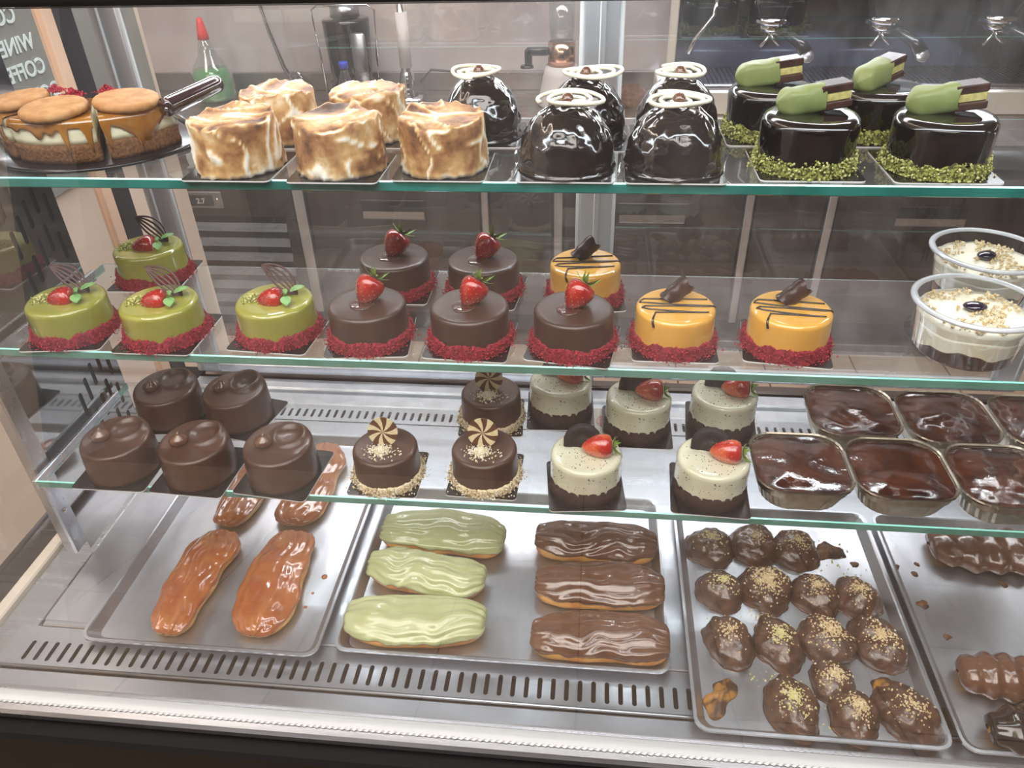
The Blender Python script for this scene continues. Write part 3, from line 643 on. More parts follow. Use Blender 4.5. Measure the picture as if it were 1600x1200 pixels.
# ================================================================== TOP SHELF
def meringue(name, seed, r=.0405, h=.052):
    n, V, F = 120, [], []; att = []
    prof = [(0,1,'t')]+[(r*k/12, 1,'t') for k in range(1,12)]+[(r*.985,.985,'t'),(r,.94,'s')]+[(r*(1+.05*t/12), .94*(1-t/12),'s') for t in range(1,13)]+[(r*.9,0,'b')]
    rows = []
    for rr, zz, kind in prof:
        row = []
        for k in range(n if rr > 0 else 1):
            a = 2*PI*k/n; cx, cy = math.cos(a), math.sin(a); x, y, z = rr*cx, rr*cy, zz*h
            f1 = nz(cx*.04,cy*.04,z*.8,26,seed); fl_ = nz(cx*.05+z*.5,cy*.05,z,60,seed+3)
            wx = .012*nz(cx,cy,z*20,1.1,seed+8); rd = max(0, ridged(cx*.04+z*.7+wx,cy*.04-z*.3,z*1.1+wx,30,seed+5)); crest = max(0,(rd-.86)/.14)
            if kind == 't':
                tw = ridged(x*1.0+y*.4,y*2.2,0,24,seed+9); cr2 = max(0,(tw-.78)/.22); edge = max(0,(rr/r-.72)/.28)
                z += .0035*nz(x,y,0,30,seed+2)+.0025*cr2+edge*(.0050*nz(cx,cy,0,1.1,seed+4)+.0022*max(0,nz(cx,cy,0,5,seed+6))*2)
                toast = .60+.60*nz(x,y,0,32,seed+11)+.10*edge-.55*cr2
                if edge > .75: toast = .34+.75*nz(cx,cy,0,4,seed)
            else:
                d = .0016*f1+.0018*crest+.0012*fl_; x += cx*d; y += cy*d
                if zz > .8: z += (.0050*nz(cx,cy,0,1.1,seed+4)+.0022*max(0,nz(cx,cy,0,5,seed+6))*2)*(zz-.8)/.14
                if kind == 's' and zz < .12: x += cx*.0022*nz(cx,cy,zz,7,seed); y += cy*.0022*nz(cx,cy,zz,7,seed); z += .0018*nz(cx,cy,0,9,seed+7)
                toast = .60+.42*f1+.34*fl_-.72*crest-.34*max(0,(.14-zz)/.10)
            row.append(len(V)); V.append((x,y,max(0,z)+.0015)); att.append(min(1,max(0,toast)))
        rows.append(row)
    for a, b in zip(rows, rows[1:]):
        for k in range(n):
            k2 = (k+1) % n
            if len(a) == 1: F.append((a[0], b[k], b[k2]))
            else: F.append((a[k2], a[k], b[k], b[k2]))
    F.append(tuple(rows[-1]))
    o = mk('meringue_coating', (V,F), 'meringue', name)
    at = o.data.attributes.new('toast', 'FLOAT', 'POINT'); at.data.foreach_set('value', att)
    return o
for i,(px,py,lb,s,h) in enumerate([(371,281,'torched meringue cake with smooth top, leftmost of the front meringues',1,.043),(532,285,'torched meringue cake with darkest brown swirled top, middle of the front meringues',22,.044),(693,283,'torched meringue cake with raised right rim, in front of swirl-topped dome',13,.043),
        (440,231,'torched meringue cake at the back, partly behind the leftmost two',44,.044),(578,231,'torched meringue cake at the back with charred rim, right of the other back one',35,.043)]):
    o = root('meringue_cake', place(px,py,Z1,.038), [0,.7,-.4,2.2,1.1][i], lb, 'cake', 'torched meringue cakes on the top shelf')
    board(o, .080, -[0,.7,-.4,2.2,1.1][i]); meringue(o, s, .0370 if i < 3 else .0355, h)
def dome(seed, o, r=.0415, h=.060):
    pr = [(0,h)]
    for k in range(1,22):
        a = PI/2*k/21*1.0; pr.append((r*math.sin(a)**1.03, h*.20+h*.80*max(0,math.cos(a))**1.0))
    pr += [(r*1.005,h*.14),(r*1.0,h*.10),(r*1.03,h*.04),(r*1.06,.0012),(r*1.05,0),(0,0)]
    bumps = [(random.Random(seed+k).uniform(0,6.28), random.Random(seed*3+k).uniform(.004,.05)) for k in range(26)]
    def f(x,y,z):
        d = .0011*nz(x,y,z,75,seed)+.0009*nz(x,y,z,170,seed+2)
        for a, zz in bumps:
            bx, by = math.cos(a)*r, math.sin(a)*r; q = (x-bx)**2+(y-by)**2+(z-zz)**2
            if q < .00006: d += .0016*math.exp(-q/.000010)
        qq = math.hypot(x,y)+1e-6; return (x+x/qq*d, y+y/qq*d, z+.0015+(d if z > .02 else 0))
    mk('chocolate_dome', lathe(pr, 96, f), 'choc_gloss', o)
    q = random.Random(seed); P = []; turns = q.choice([2.4,2.8,3.2]); N = 90; off = (q.uniform(-.004,.004), q.uniform(-.003,.003)); ex = q.uniform(1.05,1.25)
    for k in range(N):
        t = k/(N-1); a = 2*PI*turns*t + seed; rr = .007+.018*t+.002*math.sin(a*1.7+seed)
        P.append((off[0]*t*2+rr*ex*math.cos(a), off[1]+rr*math.sin(a), h+.0030+.0012*math.sin(a*2+seed)*t+.0014*(t>.5)))
    mk('white_chocolate_swirl', tube(P, .0018, 8), 'white_choc', o)
    mk('hazelnut', lathe([(0,.008),(.003,.0072),(.0055,.004),(.006,.001),(.005,-.002),(0,-.003)], 16, lambda x,y,z:(x*(1+.2*nz(x,y,z,200,seed)),y,z+h+.002)), 'choc_glaze', o)
for i,(px,py,lb) in enumerate([(886,287,'glossy dark chocolate dome with white swirl, front left of the domes'),(1054,289,'glossy dark chocolate dome with flat double-loop swirl, front right of the domes'),
        (752,232,'dark chocolate dome with wide swirl behind the rightmost meringue cake'),(914,238,'dark chocolate dome at the back, directly behind the front left dome'),(1056,238,'dark chocolate dome at the back with thick white ring of icing')]):
    o = root('chocolate_dome_cake', place(px,py,Z1,.042), 0, lb, 'cake', 'chocolate domes on the top shelf'); board(o, .083, 0); dome(11+i*5, o, .0405 if i < 2 else .038, .053 if i < 2 else .056)
def finger(o, h, rz, seed):
    L = .060; st = root('wafer_finger', (0,0,0)); st.parent = o; st.location = (.002,.006,h+.0015); st.rotation_euler = (0,math.radians(-7),rz)
    V, F = [], []; nu, nv = 24, 20; x0, x1 = -.032, .006
    for i in range(nu):
        t = i/(nu-1); sc = min(1,(math.sin(min(1,t*3.2)*PI/2))**.6)
        for k in range(nv):
            a = 2*PI*k/nv; c, s = math.cos(a), math.sin(a); e = .62
            y = .0105*sc*math.copysign(abs(c)**e,c); z = .0105+.0112*sc*math.copysign(abs(s)**e,s)
            x = x0+(x1-x0)*t+(t**3)*.003*nz(c,s,0,2,seed); d = 1+.10*nz(x*50,c,s,1.5,seed); V.append((x,y*d,max(0,z*d)))
    for i in range(nu-1):
        for k in range(nv): F.append((i*nv+k,(i+1)*nv+k,(i+1)*nv+(k+1)%nv,i*nv+(k+1)%nv))
    F.append(tuple(range(nv))[::-1]); F.append(tuple((nu-1)*nv+k for k in range(nv)))
    mk('green_coating', (V,F), 'green_choc', st)
    mk('chocolate_layer', box(.002,.0285,-.0092,.0092,.0005,.0068,.001), 'choc_curl', st, False)
    mk('cream_layer', box(.002,.0275,-.0085,.0085,.0069,.0140,.001), 'wafer_cream', st, False)
    mk('chocolate_layer', box(.002,.0280,-.0095,.0095,.0141,.0205,.001), 'choc_curl', st, False)
for i,(px,py,lb,rz) in enumerate([(1260,284,'dark glazed cake with upright green-dipped finger and pistachio rim, front left of its kind',.18),(1466,286,'dark glazed cake at the top shelf right end with large green-dipped finger',.05),
        (1202,229,'dark glazed cake with green-dipped finger at the back left of its group',.12),(1370,230,'dark glazed cake at the back with small steeply turned green finger',.75)]):
    o = root('pistachio_rim_cake', place(px,py,Z1,.042), [0,.3,.9,1.6][i], lb, 'cake', 'pistachio-rimmed dark cakes on the top shelf'); z_ = [0,.3,.9,1.6][i]
    board(o, .084, -z_); body('dark_glaze', 'choc_mirror', o, .043, .0400, .0385, .008, seed=i, amp=.0006)
    band('rim_base', 'pistachio_band', o, .0388, .012, .002, i, top=.5); ring_crumbs(o, ['pistachio','pistachio_light'], .0395, .013, 720, .0013, 50+i, 'pistachio_crumbs', 50); finger(o, .043, rz-z_, i)
# cheesecake on its stand
CC = Vector((-.492,.733,Z1)); CR = .092
o = root('cake_stand', CC, 0, 'round dark cake board under the sliced cheesecake', 'cake board')
mk('round_board', lathe([(0,.004),(.102,.004),(.105,.003),(.106,.0015),(.104,0),(0,0)], 72), 'board_black', o)
def wedge(a0, a1, R, z0, z1, wob=0, seed=0, nr=5, ri=0.0, na=10, drip=None):
    V, F = [], []; zs = [z0+(z1-z0)*k/4 for k in range(5)]
    ring = [(ri*math.cos(a0+(a1-a0)*.5), ri*math.sin(a0+(a1-a0)*.5))]
    P = [(0.002,0)] 
    path = [(R*t, a0) for t in (.03,.25,.5,.75,.97)]+[(R, a0+.03)]+[(R, a0+(a1-a0)*k/na) for k in range(1,na)]+[(R,a1-.03)]+[(R*t, a1) for t in (.97,.75,.5,.25,.03)]
    rings = []
    for z in zs:
        row = []
        for rr, a in path:
            d = wob*nz(a*3,z*60,rr*30,2.5,seed); row.append(((rr+d)*math.cos(a),(rr+d)*math.sin(a), z))
        rings.append(row)
    return loft(rings, True, True)
cuts = [math.radians(a) for a in (-176,-119,-60,-8)]
lbs = ['cheesecake slice cut off by the left picture edge','wide cheesecake slice with caramel drips, middle of those facing the glass','cheesecake slice under thick caramel at the right of the cake','cheesecake slice at the right rear of the round cake','rear cheesecake slice beside the server handle','rear cheesecake slice farthest from the glass','rear left cheesecake slice near the side wall','cheesecake slice hidden at the far left of the cake']
for i in range(3):
    a0, a1 = cuts[i]+.012, cuts[i+1]-.012; am = (a0+a1)/2
    o = root('cheesecake_slice', CC+Vector((.004*math.cos(am),.004*math.sin(am),.004)), 0, lbs[i], 'cake slice', 'slices of the round cheesecake')
    mk('biscuit_base', wedge(a0,a1,CR-.006,0,.0165,.0018,i), 'biscuit_base', o)
    mk('cream_filling', wedge(a0+.01,a1-.01,CR-.0075,.0166,.036,.0012,i+9), 'cream_layer', o)
    # caramel with drips: shell over the outer rim
    V, F = [], []; n = 48; q = random.Random(i); dr = [(q.uniform(0,1), q.uniform(.35,1.0), q.uniform(.018,.045)) for _ in range(4)]
    if i == 2: dr = [(.05,.9,.03),(.48,.72,.22),(.40,1.0,.03)]
    if i == 1: dr = [(.14,.12,.04),(.70,1.0,.022),(.42,.32,.06),(.93,.9,.03),(.56,.2,.05)]
    for k in range(n):
        t = k/(n-1); a = a0+(a1-a0)*t; low = .031+.002*nz(t*5,0,0,1,i)-.0
        for c,dp,wd in dr: low = min(low, .031-(.028*dp)*math.exp(-((t-c)/wd)**2))
        for rr, z in ((.005,.0385),(CR*.5,.0385),(CR-.011,.0385),(CR-.0072,.0372),(CR-.0060,.034),(CR-.0058,(.034+low)/2),(CR-.0056,low),(CR-.009,low-.0004)):
            V.append((rr*math.cos(a), rr*math.sin(a), z))
    for k in range(n-1):
        for j in range(7): F.append((k*8+j,k*8+j+1,k*8+9+j,k*8+8+j))
    mk('caramel_glaze', (V,F), 'caramel', o)
    bx = root('biscuit', (0,0,0)); bx.parent = o
    bpos = (CR-.030); bpr = [(0,.0072)]+[(.031*k/8,.0066-.0003*(k%2)) for k in range(1,8)]+[(.0287,.0050),(.0295,.003),(.0285,0),(0,0)]
    bpy.data.objects.remove(bx)
    mk('biscuit', lathe(bpr, 56, lambda x,y,z:(x*(1+.012*math.cos(28*math.atan2(y,x))), y*(1+.012*math.cos(28*math.atan2(y,x))), z)), 'biscuit', o, loc=(bpos*math.cos(am),bpos*math.sin(am),.0405), rot=(0,math.radians(5),am))
    patch_crumbs(o, ['red_crumb','red_crumb_light'], (.028*math.cos(am),.028*math.sin(am)), .010, 260, .0014, .0470, i, 'red_sprinkles', .006)
o = root('cake_server', (-.400,.70,Z1+.0045), 0, 'cake server with glossy dark rounded handle rising right of the cheesecake', 'cake server')
A_, B_ = Vector((.000,-.006,.037)), Vector((.024,.068,.043))
mk('handle', tube([A_+(B_-A_)*(k/24) for k in range(25)], lambda t: .0085 if t < .88 else .0085*math.sqrt(max(.02,1-((t-.88)/.122)**2)), 16), 'handle_plastic', o)
mk('neck', tube([A_, A_+Vector((.004,.02,-.018)), (.010,.035,.002)], .003), 'steel', o)
mk('blade', xf(box(-.055,.012,-.014,.014,-.0003,.0006,.0002), (.012,.050,.0006), (0,0,-.9)), 'steel', o, False)

# ================================================================== MIDDLE SHELF
H2 = .037
def crumb_base(o, seed, r=.0378):
    band('red_base', 'red_crumb', o, r, .0125, .0022, seed, top=.3); ring_crumbs(o, ['red_crumb','red_crumb_light'], r+.0005, .0128, 800, .0011, seed, 'red_crumbs', 130)
# green cake
def green_cake():
    o = root('pistachio_strawberry_cake', (0,0,0)); board(o, .082, 0)
    body('green_glaze', 'green_glaze', o, H2, .0378, .0388, .0045, seed=3)
    crumb_base(o, 5, .0388); patch_crumbs(o, ['pistachio','pistachio_light'], (-.020,-.003), .0125, 330, .0012, H2+.0023, 4, 'pistachio_sprinkles', .0045)
    strawberry(o, (.0125,-.004,H2+.0045), (0,math.radians(-97),math.radians(6)), .028, .0118, 'strawberry', 5, 3, .007)
    for k,(x,y,a) in enumerate(((.014,.000,2.5),(.017,.004,.7),(.016,-.006,-1.1),(.012,-.005,-2.5))):
        V, F = [], []
        for j in range(7):
            t = j/6; wd = .0042*math.sin(PI*min(1,t*.93+.07))**.8; 
            for s in (-1,0,1): V.append((.0155*t, s*wd*1.25, .0015*math.sin(PI*t)+abs(s)*.0008+.0004*(j%2)))
        for j in range(6):
            for s in range(2): b_ = j*3+s; F.append((b_,b_+1,b_+4,b_+3))
        mk('mint_leaf', (V,F), 'mint', o, loc=(x,y,H2+.0075), rot=(0,math.radians(-6 if k%2 else 12),a))
    T, B = Vector((-.022,0,.029)), Vector((.013,0,-.001)); P = []
    n_ = (B-T).normalized(); pr = Vector((-n_.z,0,n_.x)); parts = []
    if pr.z < 0: pr = -pr
    for w_ in (-.9,-.45,0,.5,1.05):
        c = (T*.50+B*.50)+pr*(.006+.019*w_); pts = []
        for k in range(15): t = k/14; pts.append(T*(1-t)**2+c*2*t*(1-t)+B*t*t)
        parts.append(tube(pts, .00115, 6))
    mk('chocolate_whisk', join(*parts), 'whisk_choc', o, loc=(.007,.010,H2+.001), rot=(math.radians(-22),0,.05))
    return o
def berry_cake():
    o = root('chocolate_strawberry_cake', (0,0,0)); board(o, .082, 0)
    body('chocolate_glaze', 'choc_matte', o, H2, .0380, .0390, .0042, seed=8, dish=.0005); crumb_base(o, 15, .0390)
    mk('gel_puddle', lathe([(0,.0012),(.009,.0011),(.0115,.0006),(.0125,-.0003),(0,-.0004)], 32, lambda x,y,z:(x*(1+.15*nz(x,y,0,90)), y*(1+.15*nz(x,y,0,90,1)), z)), 'gel', o, loc=(-.004,-.003,H2+.0014))
    d_ = Vector((-.50,-.42,-.76)).normalized(); strawberry(o, Vector((-.005,-.001,H2+.0015))-d_*.028, aim(d_), .029, .0138, 'strawberry', 8, 5, .0125)
    return o
def drizzle_path(pts, r, h, rc=.0045):
    out = []
    for x, y in pts:
        q = math.hypot(x,y); re = r-rc
        if q <= re: out.append((x,y,h))
        else:
            s = q-re; arc = rc*PI/2; ux, uy = x/q, y/q
            if s < arc: a = s/rc; out.append((ux*(re+rc*math.sin(a)), uy*(re+rc*math.sin(a)), h-rc*(1-math.cos(a))))
            else: out.append((ux*(r+.0004), uy*(r+.0004), h-rc-(s-arc)))
    return out
def mango_cake():
    o = root('mango_cake', (0,0,0)); board(o, .080, 0)
    body('yellow_glaze', 'mango_glaze', o, H2+.001, .0372, .0380, .0045, seed=12); crumb_base(o, 25, .0382)
    P = []; ys = [.010,.003,-.004,-.010,-.016]; ex = [.030,.034,.029,.026,.020]
    for k in range(5):
        L_ = [(-ex[k]+2*ex[k]*t/14, ys[k]-.004*math.sin(t/14*1.6)*(1 if k%2 else -.4)) for t in range(15)]
        P += L_ if k % 2 else L_[::-1]
        if k < 4: s_ = -1 if k % 2 == 0 else 1; P.append((s_*(ex[k]+.003), ys[k]-.0035))
    def seg(P):
        out = []
        for a, b in zip(P, P[1:]):
            for j in range(3): t = j/3; out.append((a[0]+(b[0]-a[0])*t, a[1]+(b[1]-a[1])*t))
        return out+[P[-1]]
    mk('chocolate_drizzle', tube([(x,y,z+.0018) for x,y,z in drizzle_path(seg(P), .0374, H2+.001)], .0009, 6), 'drizzle', o)
    mk('chocolate_drizzle', tube([(x,y,z+.0018) for x,y,z in drizzle_path([(-.020-.0004*k,-.016-.0016*k) for k in range(13)], .0374, H2+.001)], lambda t:.0008+.0005*t, 6), 'drizzle', o)
    V, F = [], []; nt, nl = 46, 14
    for i in range(nt):
        t = i/(nt-1); a = t*2*PI*1.7; rr = .0052+.0030*t
        for k in range(nl):
            s = k/(nl-1); x = -.011+.022*s+.0012*math.sin(a*3+s*2); r2 = rr*(1+.05*math.sin(s*14+t*3)); V.append((x, r2*math.cos(a), r2*math.sin(a)))
    for i in range(nt-1):
        for k in range(nl-1): F.append((i*nl+k,i*nl+k+1,(i+1)*nl+k+1,(i+1)*nl+k))
    mk('chocolate_curl', (V,F), 'choc_curl', o, loc=(.001,.013,H2+.0105), rot=(.2,math.radians(-42),.25)).scale = (1.2,1.15,1.15)
    return o
def row(proto, items, cat, group, r, z):
    first = True
    for px, py, rz, lb in items:
        o = proto if first else copy_tree(proto); first = False
        o.location = place(px,py,z,r); o.rotation_euler = (0,0,rz); tag(o, lb, cat, group)
row(green_cake(), [(112,541,.10,'green glazed cake with strawberry, nearest the left wall in the front row'),(256,548,.0,'green glazed cake with strawberry, second from left in the front row'),(434,548,-.06,'green glazed cake with brightest mint leaves, beside the first brown strawberry cake'),(238,452,.05,'green glazed cake with strawberry standing alone in the back row')], 'cake', 'green pistachio cakes on the middle shelf', .0395, Z2)
row(berry_cake(), [(577,557,.10,'brown glazed strawberry cake, front left of its group'),(735,563,-.05,'brown glazed strawberry cake in the middle of the front row'),(896,570,-.15,'brown glazed strawberry cake right in front of a yellow cake'),(618,474,.0,'brown glazed cake with largest strawberry at the back left'),(756,481,-.1,'brown glazed strawberry cake at the back, beside the back yellow cake')], 'cake', 'brown strawberry cakes on the middle shelf', .0395, Z2)
row(mango_cake(), [(1053,565,.0,'yellow glazed cake with chocolate curl, middle one of three'),(1231,569,-.12,'yellow glazed cake with chocolate curl, rightmost of three'),(914,488,.12,'yellow glazed cake with chocolate curl at the back, behind a strawberry cake')], 'cake', 'yellow mango cakes on the middle shelf', .038, Z2)
def cup():
    o = root('dessert_cup', (0,0,0)); rb, rt, h = .0425, .0510, .050
    V = lathe([(rt,h),(rt*.985,h*.78),(rt*.955,h*.74),(rb+.001,.004),(rb-.002,.0005),(0,.0003)], 64); mk('cup_wall', V, 'clear_plastic', o)
    mk('cup_rim', lathe([(rt-.0015,h-.001),(rt-.001,h+.0015),(rt+.002,h+.002),(rt+.0045,h+.0008),(rt+.0048,h-.001),(rt,h-.0012)], 64), 'plastic_rim', o)
    def lay(name, mat, z0f, z1f, ins=.0012, top=True, seed=0):
        V, F = [], []; n = 64; m_ = 7
        V.append((0,0,z1f(0,0,0)))
        for j in range(1,7):
            for k in range(n):
                a = 2*PI*k/n; z1_ = z1f(math.cos(a),math.sin(a),j/6); rr = (rb+(rt*.955-rb)*min(1,z1_/(h*.74))-ins)*j/6; V.append((rr*math.cos(a),rr*math.sin(a),z1_))
        for j in range(1,6):
            for k in range(n):
                a = 2*PI*k/n; za, zb = z0f(math.cos(a),math.sin(a)), z1f(math.cos(a),math.sin(a),1); z = zb+(za-zb)*j/5; rr = rb+(rt*.955-rb)*min(1.0,z/(h*.74))-ins; V.append((rr*math.cos(a),rr*math.sin(a),z))
        for k in range(n): F.append((0,1+k,1+(k+1)%n))
        for j in range(10):
            for k in range(n): F.append((1+j*n+k,1+(j+1)*n+k,1+(j+1)*n+(k+1)%n,1+j*n+(k+1)%n))
        return mk(name, (V,F), mat, o)
    wv = lambda c,s: .0135+.014*nz(c,s,0,1.6,3)+.003*nz(c,s,0,5,3)
    lay('chocolate_layer', 'choc_curl', lambda c,s:.0015, lambda c,s,j: wv(c,s))
    wv2 = lambda c,s: .030+.005*nz(c,s,0,1.4,8)
    lay('custard_layer', 'mascarpone', wv, lambda c,s,j: wv2(c,s), .0013)
    lay('cream_layer', 'white_choc', wv2, lambda c,s,j: .0385+.0035*(1-j)+.0018*nz(c*j,s*j,0,4,5), .0014)
    q = np.random.default_rng(4); P = []
    for _ in range(520):
        a = q.uniform(0,2*PI); t = math.sqrt(q.uniform(0,1)); 
        if nz(math.cos(a)*t,math.sin(a)*t,0,2.1,6) < -.08: continue
        P.append((.044*t*math.cos(a), .044*t*math.sin(a), .0400+.0035*(1-t)+q.uniform(0,.0015)))
    vf, mi = crumbs(P, .0010, .0026, 3, 2); stuff(mk('crumb_topping', vf, ['crumble','nut'], o, False, mi))
    mk('jam_drop', lathe([(0,.0045),(.005,.0040),(.009,.0022),(.0105,.0005),(.009,-.002),(0,-.002)], 28, lambda x,y,z:(x*(1+.12*nz(x,y,0,80)), y*.75*(1+.12*nz(x,y,0,80,1)), z)), 'jam', o, loc=(-.001,.0,.0445))
    return o
row(cup(), [(1511,578,.0,'clear plastic cup of layered cream dessert, the front one of two'),(1530,486,.5,'clear plastic cup of layered cream dessert, the rear one of two')], 'dessert cup', 'layered dessert cups on the middle shelf', .0425, Z2)

# ================================================================== LOWEST SHELF
def knob_cake(seed, hole=False):
    o = root('plain_chocolate_cake', (0,0,0)); board(o, .082, 0)
    def f(x,y,z):
        if z > .02:
            d = math.hypot(x-.008,y-.012); sl = .0025*(y/.035)
            z += sl*(z-.02)/.02
            if z > .036:
                ring = math.exp(-((d-.0165)/.0035)**2)*(.5+.5*math.tanh((y*.6+x*.5-.0)/.008))
                z += .0055*ring*(1.3 if hole else .7) - (.006 if hole else .0016)*math.exp(-(d/.0115)**4)
        return x,y,z
    h = .040
    pr = [(0,h)]+[(.0345*k/30,h) for k in range(1,29)]+[(.0335,h-.0002),(.0352,h-.0012),(.0362,h-.003),(.0367,h-.006)]+[(.0367+.0016*t/10,(h-.006)*(1-t/10)) for t in range(1,11)]+[(0,0)]
    mk('chocolate_coating', lathe(pr, 96, lambda x,y,z:(lambda a,b,c:(a,b,c+.0015))(*f(x*(1+.012*nz(x,y,z,50,seed)),y*(1+.012*nz(x,y,z,50,seed+2)),z))), 'choc_milk', o)
    mk('piped_knob', lathe([(0,.0115),(.0012,.0090),(.0035,.0068),(.0062,.0050),(.0075,.0030),(.0072,.001),(.006,-.001),(0,-.0012)], 24, lambda x,y,z:(x+(z-.004)*.25*(z>.004), y, z)), 'choc_glaze', o, loc=(-.0135,-.004,h+.0012)).scale = (1.3,1.3,1.35)
    return o
KG = 'plain brown cakes with a piped knob'
for i,(px,py,rz,lb,hole) in enumerate([(190,756,.0,'plain brown cake with piped knob, nearest the left end of lowest shelf',False),(310,766,-.05,'plain brown cake with a smooth round mark, second from left in front row',False),(440,772,-.1,'plain brown cake above the orange eclairs, third in front row',False),(266,672,.1,'plain brown cake at the back left with a folded ridge on top',False),(372,678,-.2,'plain brown cake at the back with a deep hollow in its top',True)]):
    o = knob_cake(3+i*7, hole); o.location = place(px,py,Z3,.0385); o.rotation_euler = (0,0,rz); tag(o, lb, 'cake', KG)
def pinwheel():
    o = root('pinwheel_chocolate_cake', (0,0,0)); board(o, .074, 0); h = .037
    body('chocolate_glaze', 'choc_milk', o, h, .0342, .0352, .0045, seed=4)
    band('nut_base', 'nut', o, .0352, .0085, .0016, 3, top=.2); ring_crumbs(o, ['nut','white_choc','nut_dark'], .0362, .0095, 700, .0012, 8, 'nut_crumbs', 130)
    patch_crumbs(o, ['nut','white_choc'], (-.002,-.010), .0165, 480, .0012, h+.0020, 9, 'nut_sprinkles', .003)
    R_ = .0160; V, F, MI = [], [], []; n = 14
    for s_, y in ((0,-.0012),(1,.0012)):
        V.append((0,y,0))
        for j in (1,2,3):
            for k in range(n*2): a = 2*PI*k/(n*2)+.35*j/3; V.append((R_*j/3*math.cos(a), y, R_*j/3*math.sin(a)))
    m_ = n*2; half = 1+3*m_
    for s_ in (0,1):
        b_ = s_*half
        for k in range(m_):
            k2 = (k+1)%m_; mt = (k//2)%2
            F.append((b_,b_+1+k,b_+1+k2)); MI.append(mt)
            for j in (0,1): F.append((b_+1+j*m_+k,b_+1+(j+1)*m_+k,b_+1+(j+1)*m_+k2,b_+1+j*m_+k2)); MI.append(mt)
    for k in range(m_): k2 = (k+1)%m_; F.append((1+2*m_+k,half+1+2*m_+k,half+1+2*m_+k2,1+2*m_+k2)); MI.append((k//2)%2)
    mk('striped_disc', (V,F), ['choc_disc_dark','choc_disc_pale'], o, False, MI, loc=(-.002,.006,h+.0150), rot=(math.radians(-16),0,0))
    return o
row(pinwheel(), [(605,776,.0,'brown cake with striped pinwheel disc, front left above the metal tray'),(758,780,-.03,'brown cake with striped pinwheel disc, front one beside the white cake'),(768,684,.06,'brown cake with striped pinwheel disc standing in the back row')], 'cake', 'pinwheel cakes on the lowest shelf', .038, Z3)
def speckled():
    o = root('cookie_strawberry_cake', (0,0,0)); board(o, .078, 0); h = .046
    mk('sponge_base', lathe([(0,.022),(.034,.022),(.0362,.018),(.0368,.010),(.0372,.0),(0,0)], 100, lambda x,y,z:(x*(1+.03*nz(x,y,z,260)), y*(1+.03*nz(x,y,z,260,1)), z+.0015)), 'sponge', o)
    wavy_top(o, 'cream_mousse', 'speck_cream', .0358, .0165, h-.0165, .0045, 5, .005)
    q = np.random.default_rng(2); P = []
    for _ in range(190):
        a = q.uniform(0,2*PI)
        if q.random() < .5: t = math.sqrt(q.uniform(0,1))*.030; P.append((t*math.cos(a),t*math.sin(a),h+.0001))
        else: z = q.uniform(.024,.041); P.append((.0360*math.cos(a),.0360*math.sin(a),z))
    vf, mi = crumbs(P, .0005, .0010, 1, 1); stuff(mk('cookie_specks', vf, 'speck', o, False))
    pr = [(0,.0042),(.005,.0042),(.0055,.0036),(.010,.0036),(.0105,.0042),(.0155,.0042),(.0172,.0034),(.0172,-.0034),(.0155,-.0042),(0,-.0042)]
    dk = lathe(pr, 56, lambda x,y,z:(x*(1+.012*math.cos(40*math.atan2(y,x))), y*(1+.012*math.cos(40*math.atan2(y,x))), z))
    mk('chocolate_cookie', dk, 'cookie_black', o, loc=(-.003,.011,h+.0035), rot=(math.radians(76),math.radians(9),math.radians(-8))).scale = (1.12,1.12,1.0)
    strawberry(o, (.0255,-.004,h+.0100), (0,math.radians(-97),math.radians(-6)), .031, .0125, 'strawberry_pale', 8, 9, .0135)
    return o
row(speckled(), [(915,798,.1,'white speckled cake with cookie and dark red strawberry, front left of its group'),(1110,805,-.05,'white speckled cake with the leafiest strawberry, front one beside the foil trays'),(876,672,.05,'white speckled cake with strawberry at the back left'),(996,700,.0,'white speckled cake with strawberry, middle one of the back row'),(1128,694,-.08,'white speckled cake with strawberry at the back right')], 'cake', 'white cookie cakes on the lowest shelf', .0375, Z3)
def foil(seed):
    o = root('foil_brownie_tray', (0,0,0)); h = .030; W_, D_ = .094, .094
    def ring(s, z, cr): 
        out = []
        for i,(x,y) in enumerate(rrect(W_*s, D_*s, .026, 14)):
            corner = (i % 15) not in (0,14); k = 1+(cr*(1 if i%2 else -1) if corner else 0); out.append((x*k,y*k,z))
        return out
    R = [ring(.80,.0004,.004), ring(.82,.002,.008), ring(.90,h*.5,.010), ring(.965,h*.93,.008), ring(.97,h,.002), ring(1.0,h+.0012,.003), ring(1.012,h,.003), ring(1.0,h-.001,.002), ring(.96,h-.002,.0), ring(.95,h-.010,.0)]
    mk('foil_container', loft(R, True, False), 'foil', o, False)
    V, F = [], []; n = 26
    for i in range(n):
        for k in range(n):
            u, v = -1+2*i/(n-1), -1+2*k/(n-1); e = 6; s = 1/max(1e-6,(abs(u)**e+abs(v)**e)**(1/e)) * max(abs(u),abs(v)) if (u or v) else 1
            x, y = u*s*W_*.472, v*s*D_*.472; q = (abs(u)**6+abs(v)**6)**(1/6); q = min(1,max(abs(u),abs(v)))
            z = h-.0035+.0035*(1-q**2)*(1+nz(u,v,0,1.2,seed))+.0008*nz(u,v,0,3.5,seed)+.0012*max(0,(q-.88)/.12); V.append((x,y,z))
    for i in range(n-1):
        for k in range(n-1): F.append((i*n+k,(i+1)*n+k,(i+1)*n+k+1,i*n+k+1))
    mk('chocolate_filling', (V,F), 'choc_fill', o); return o
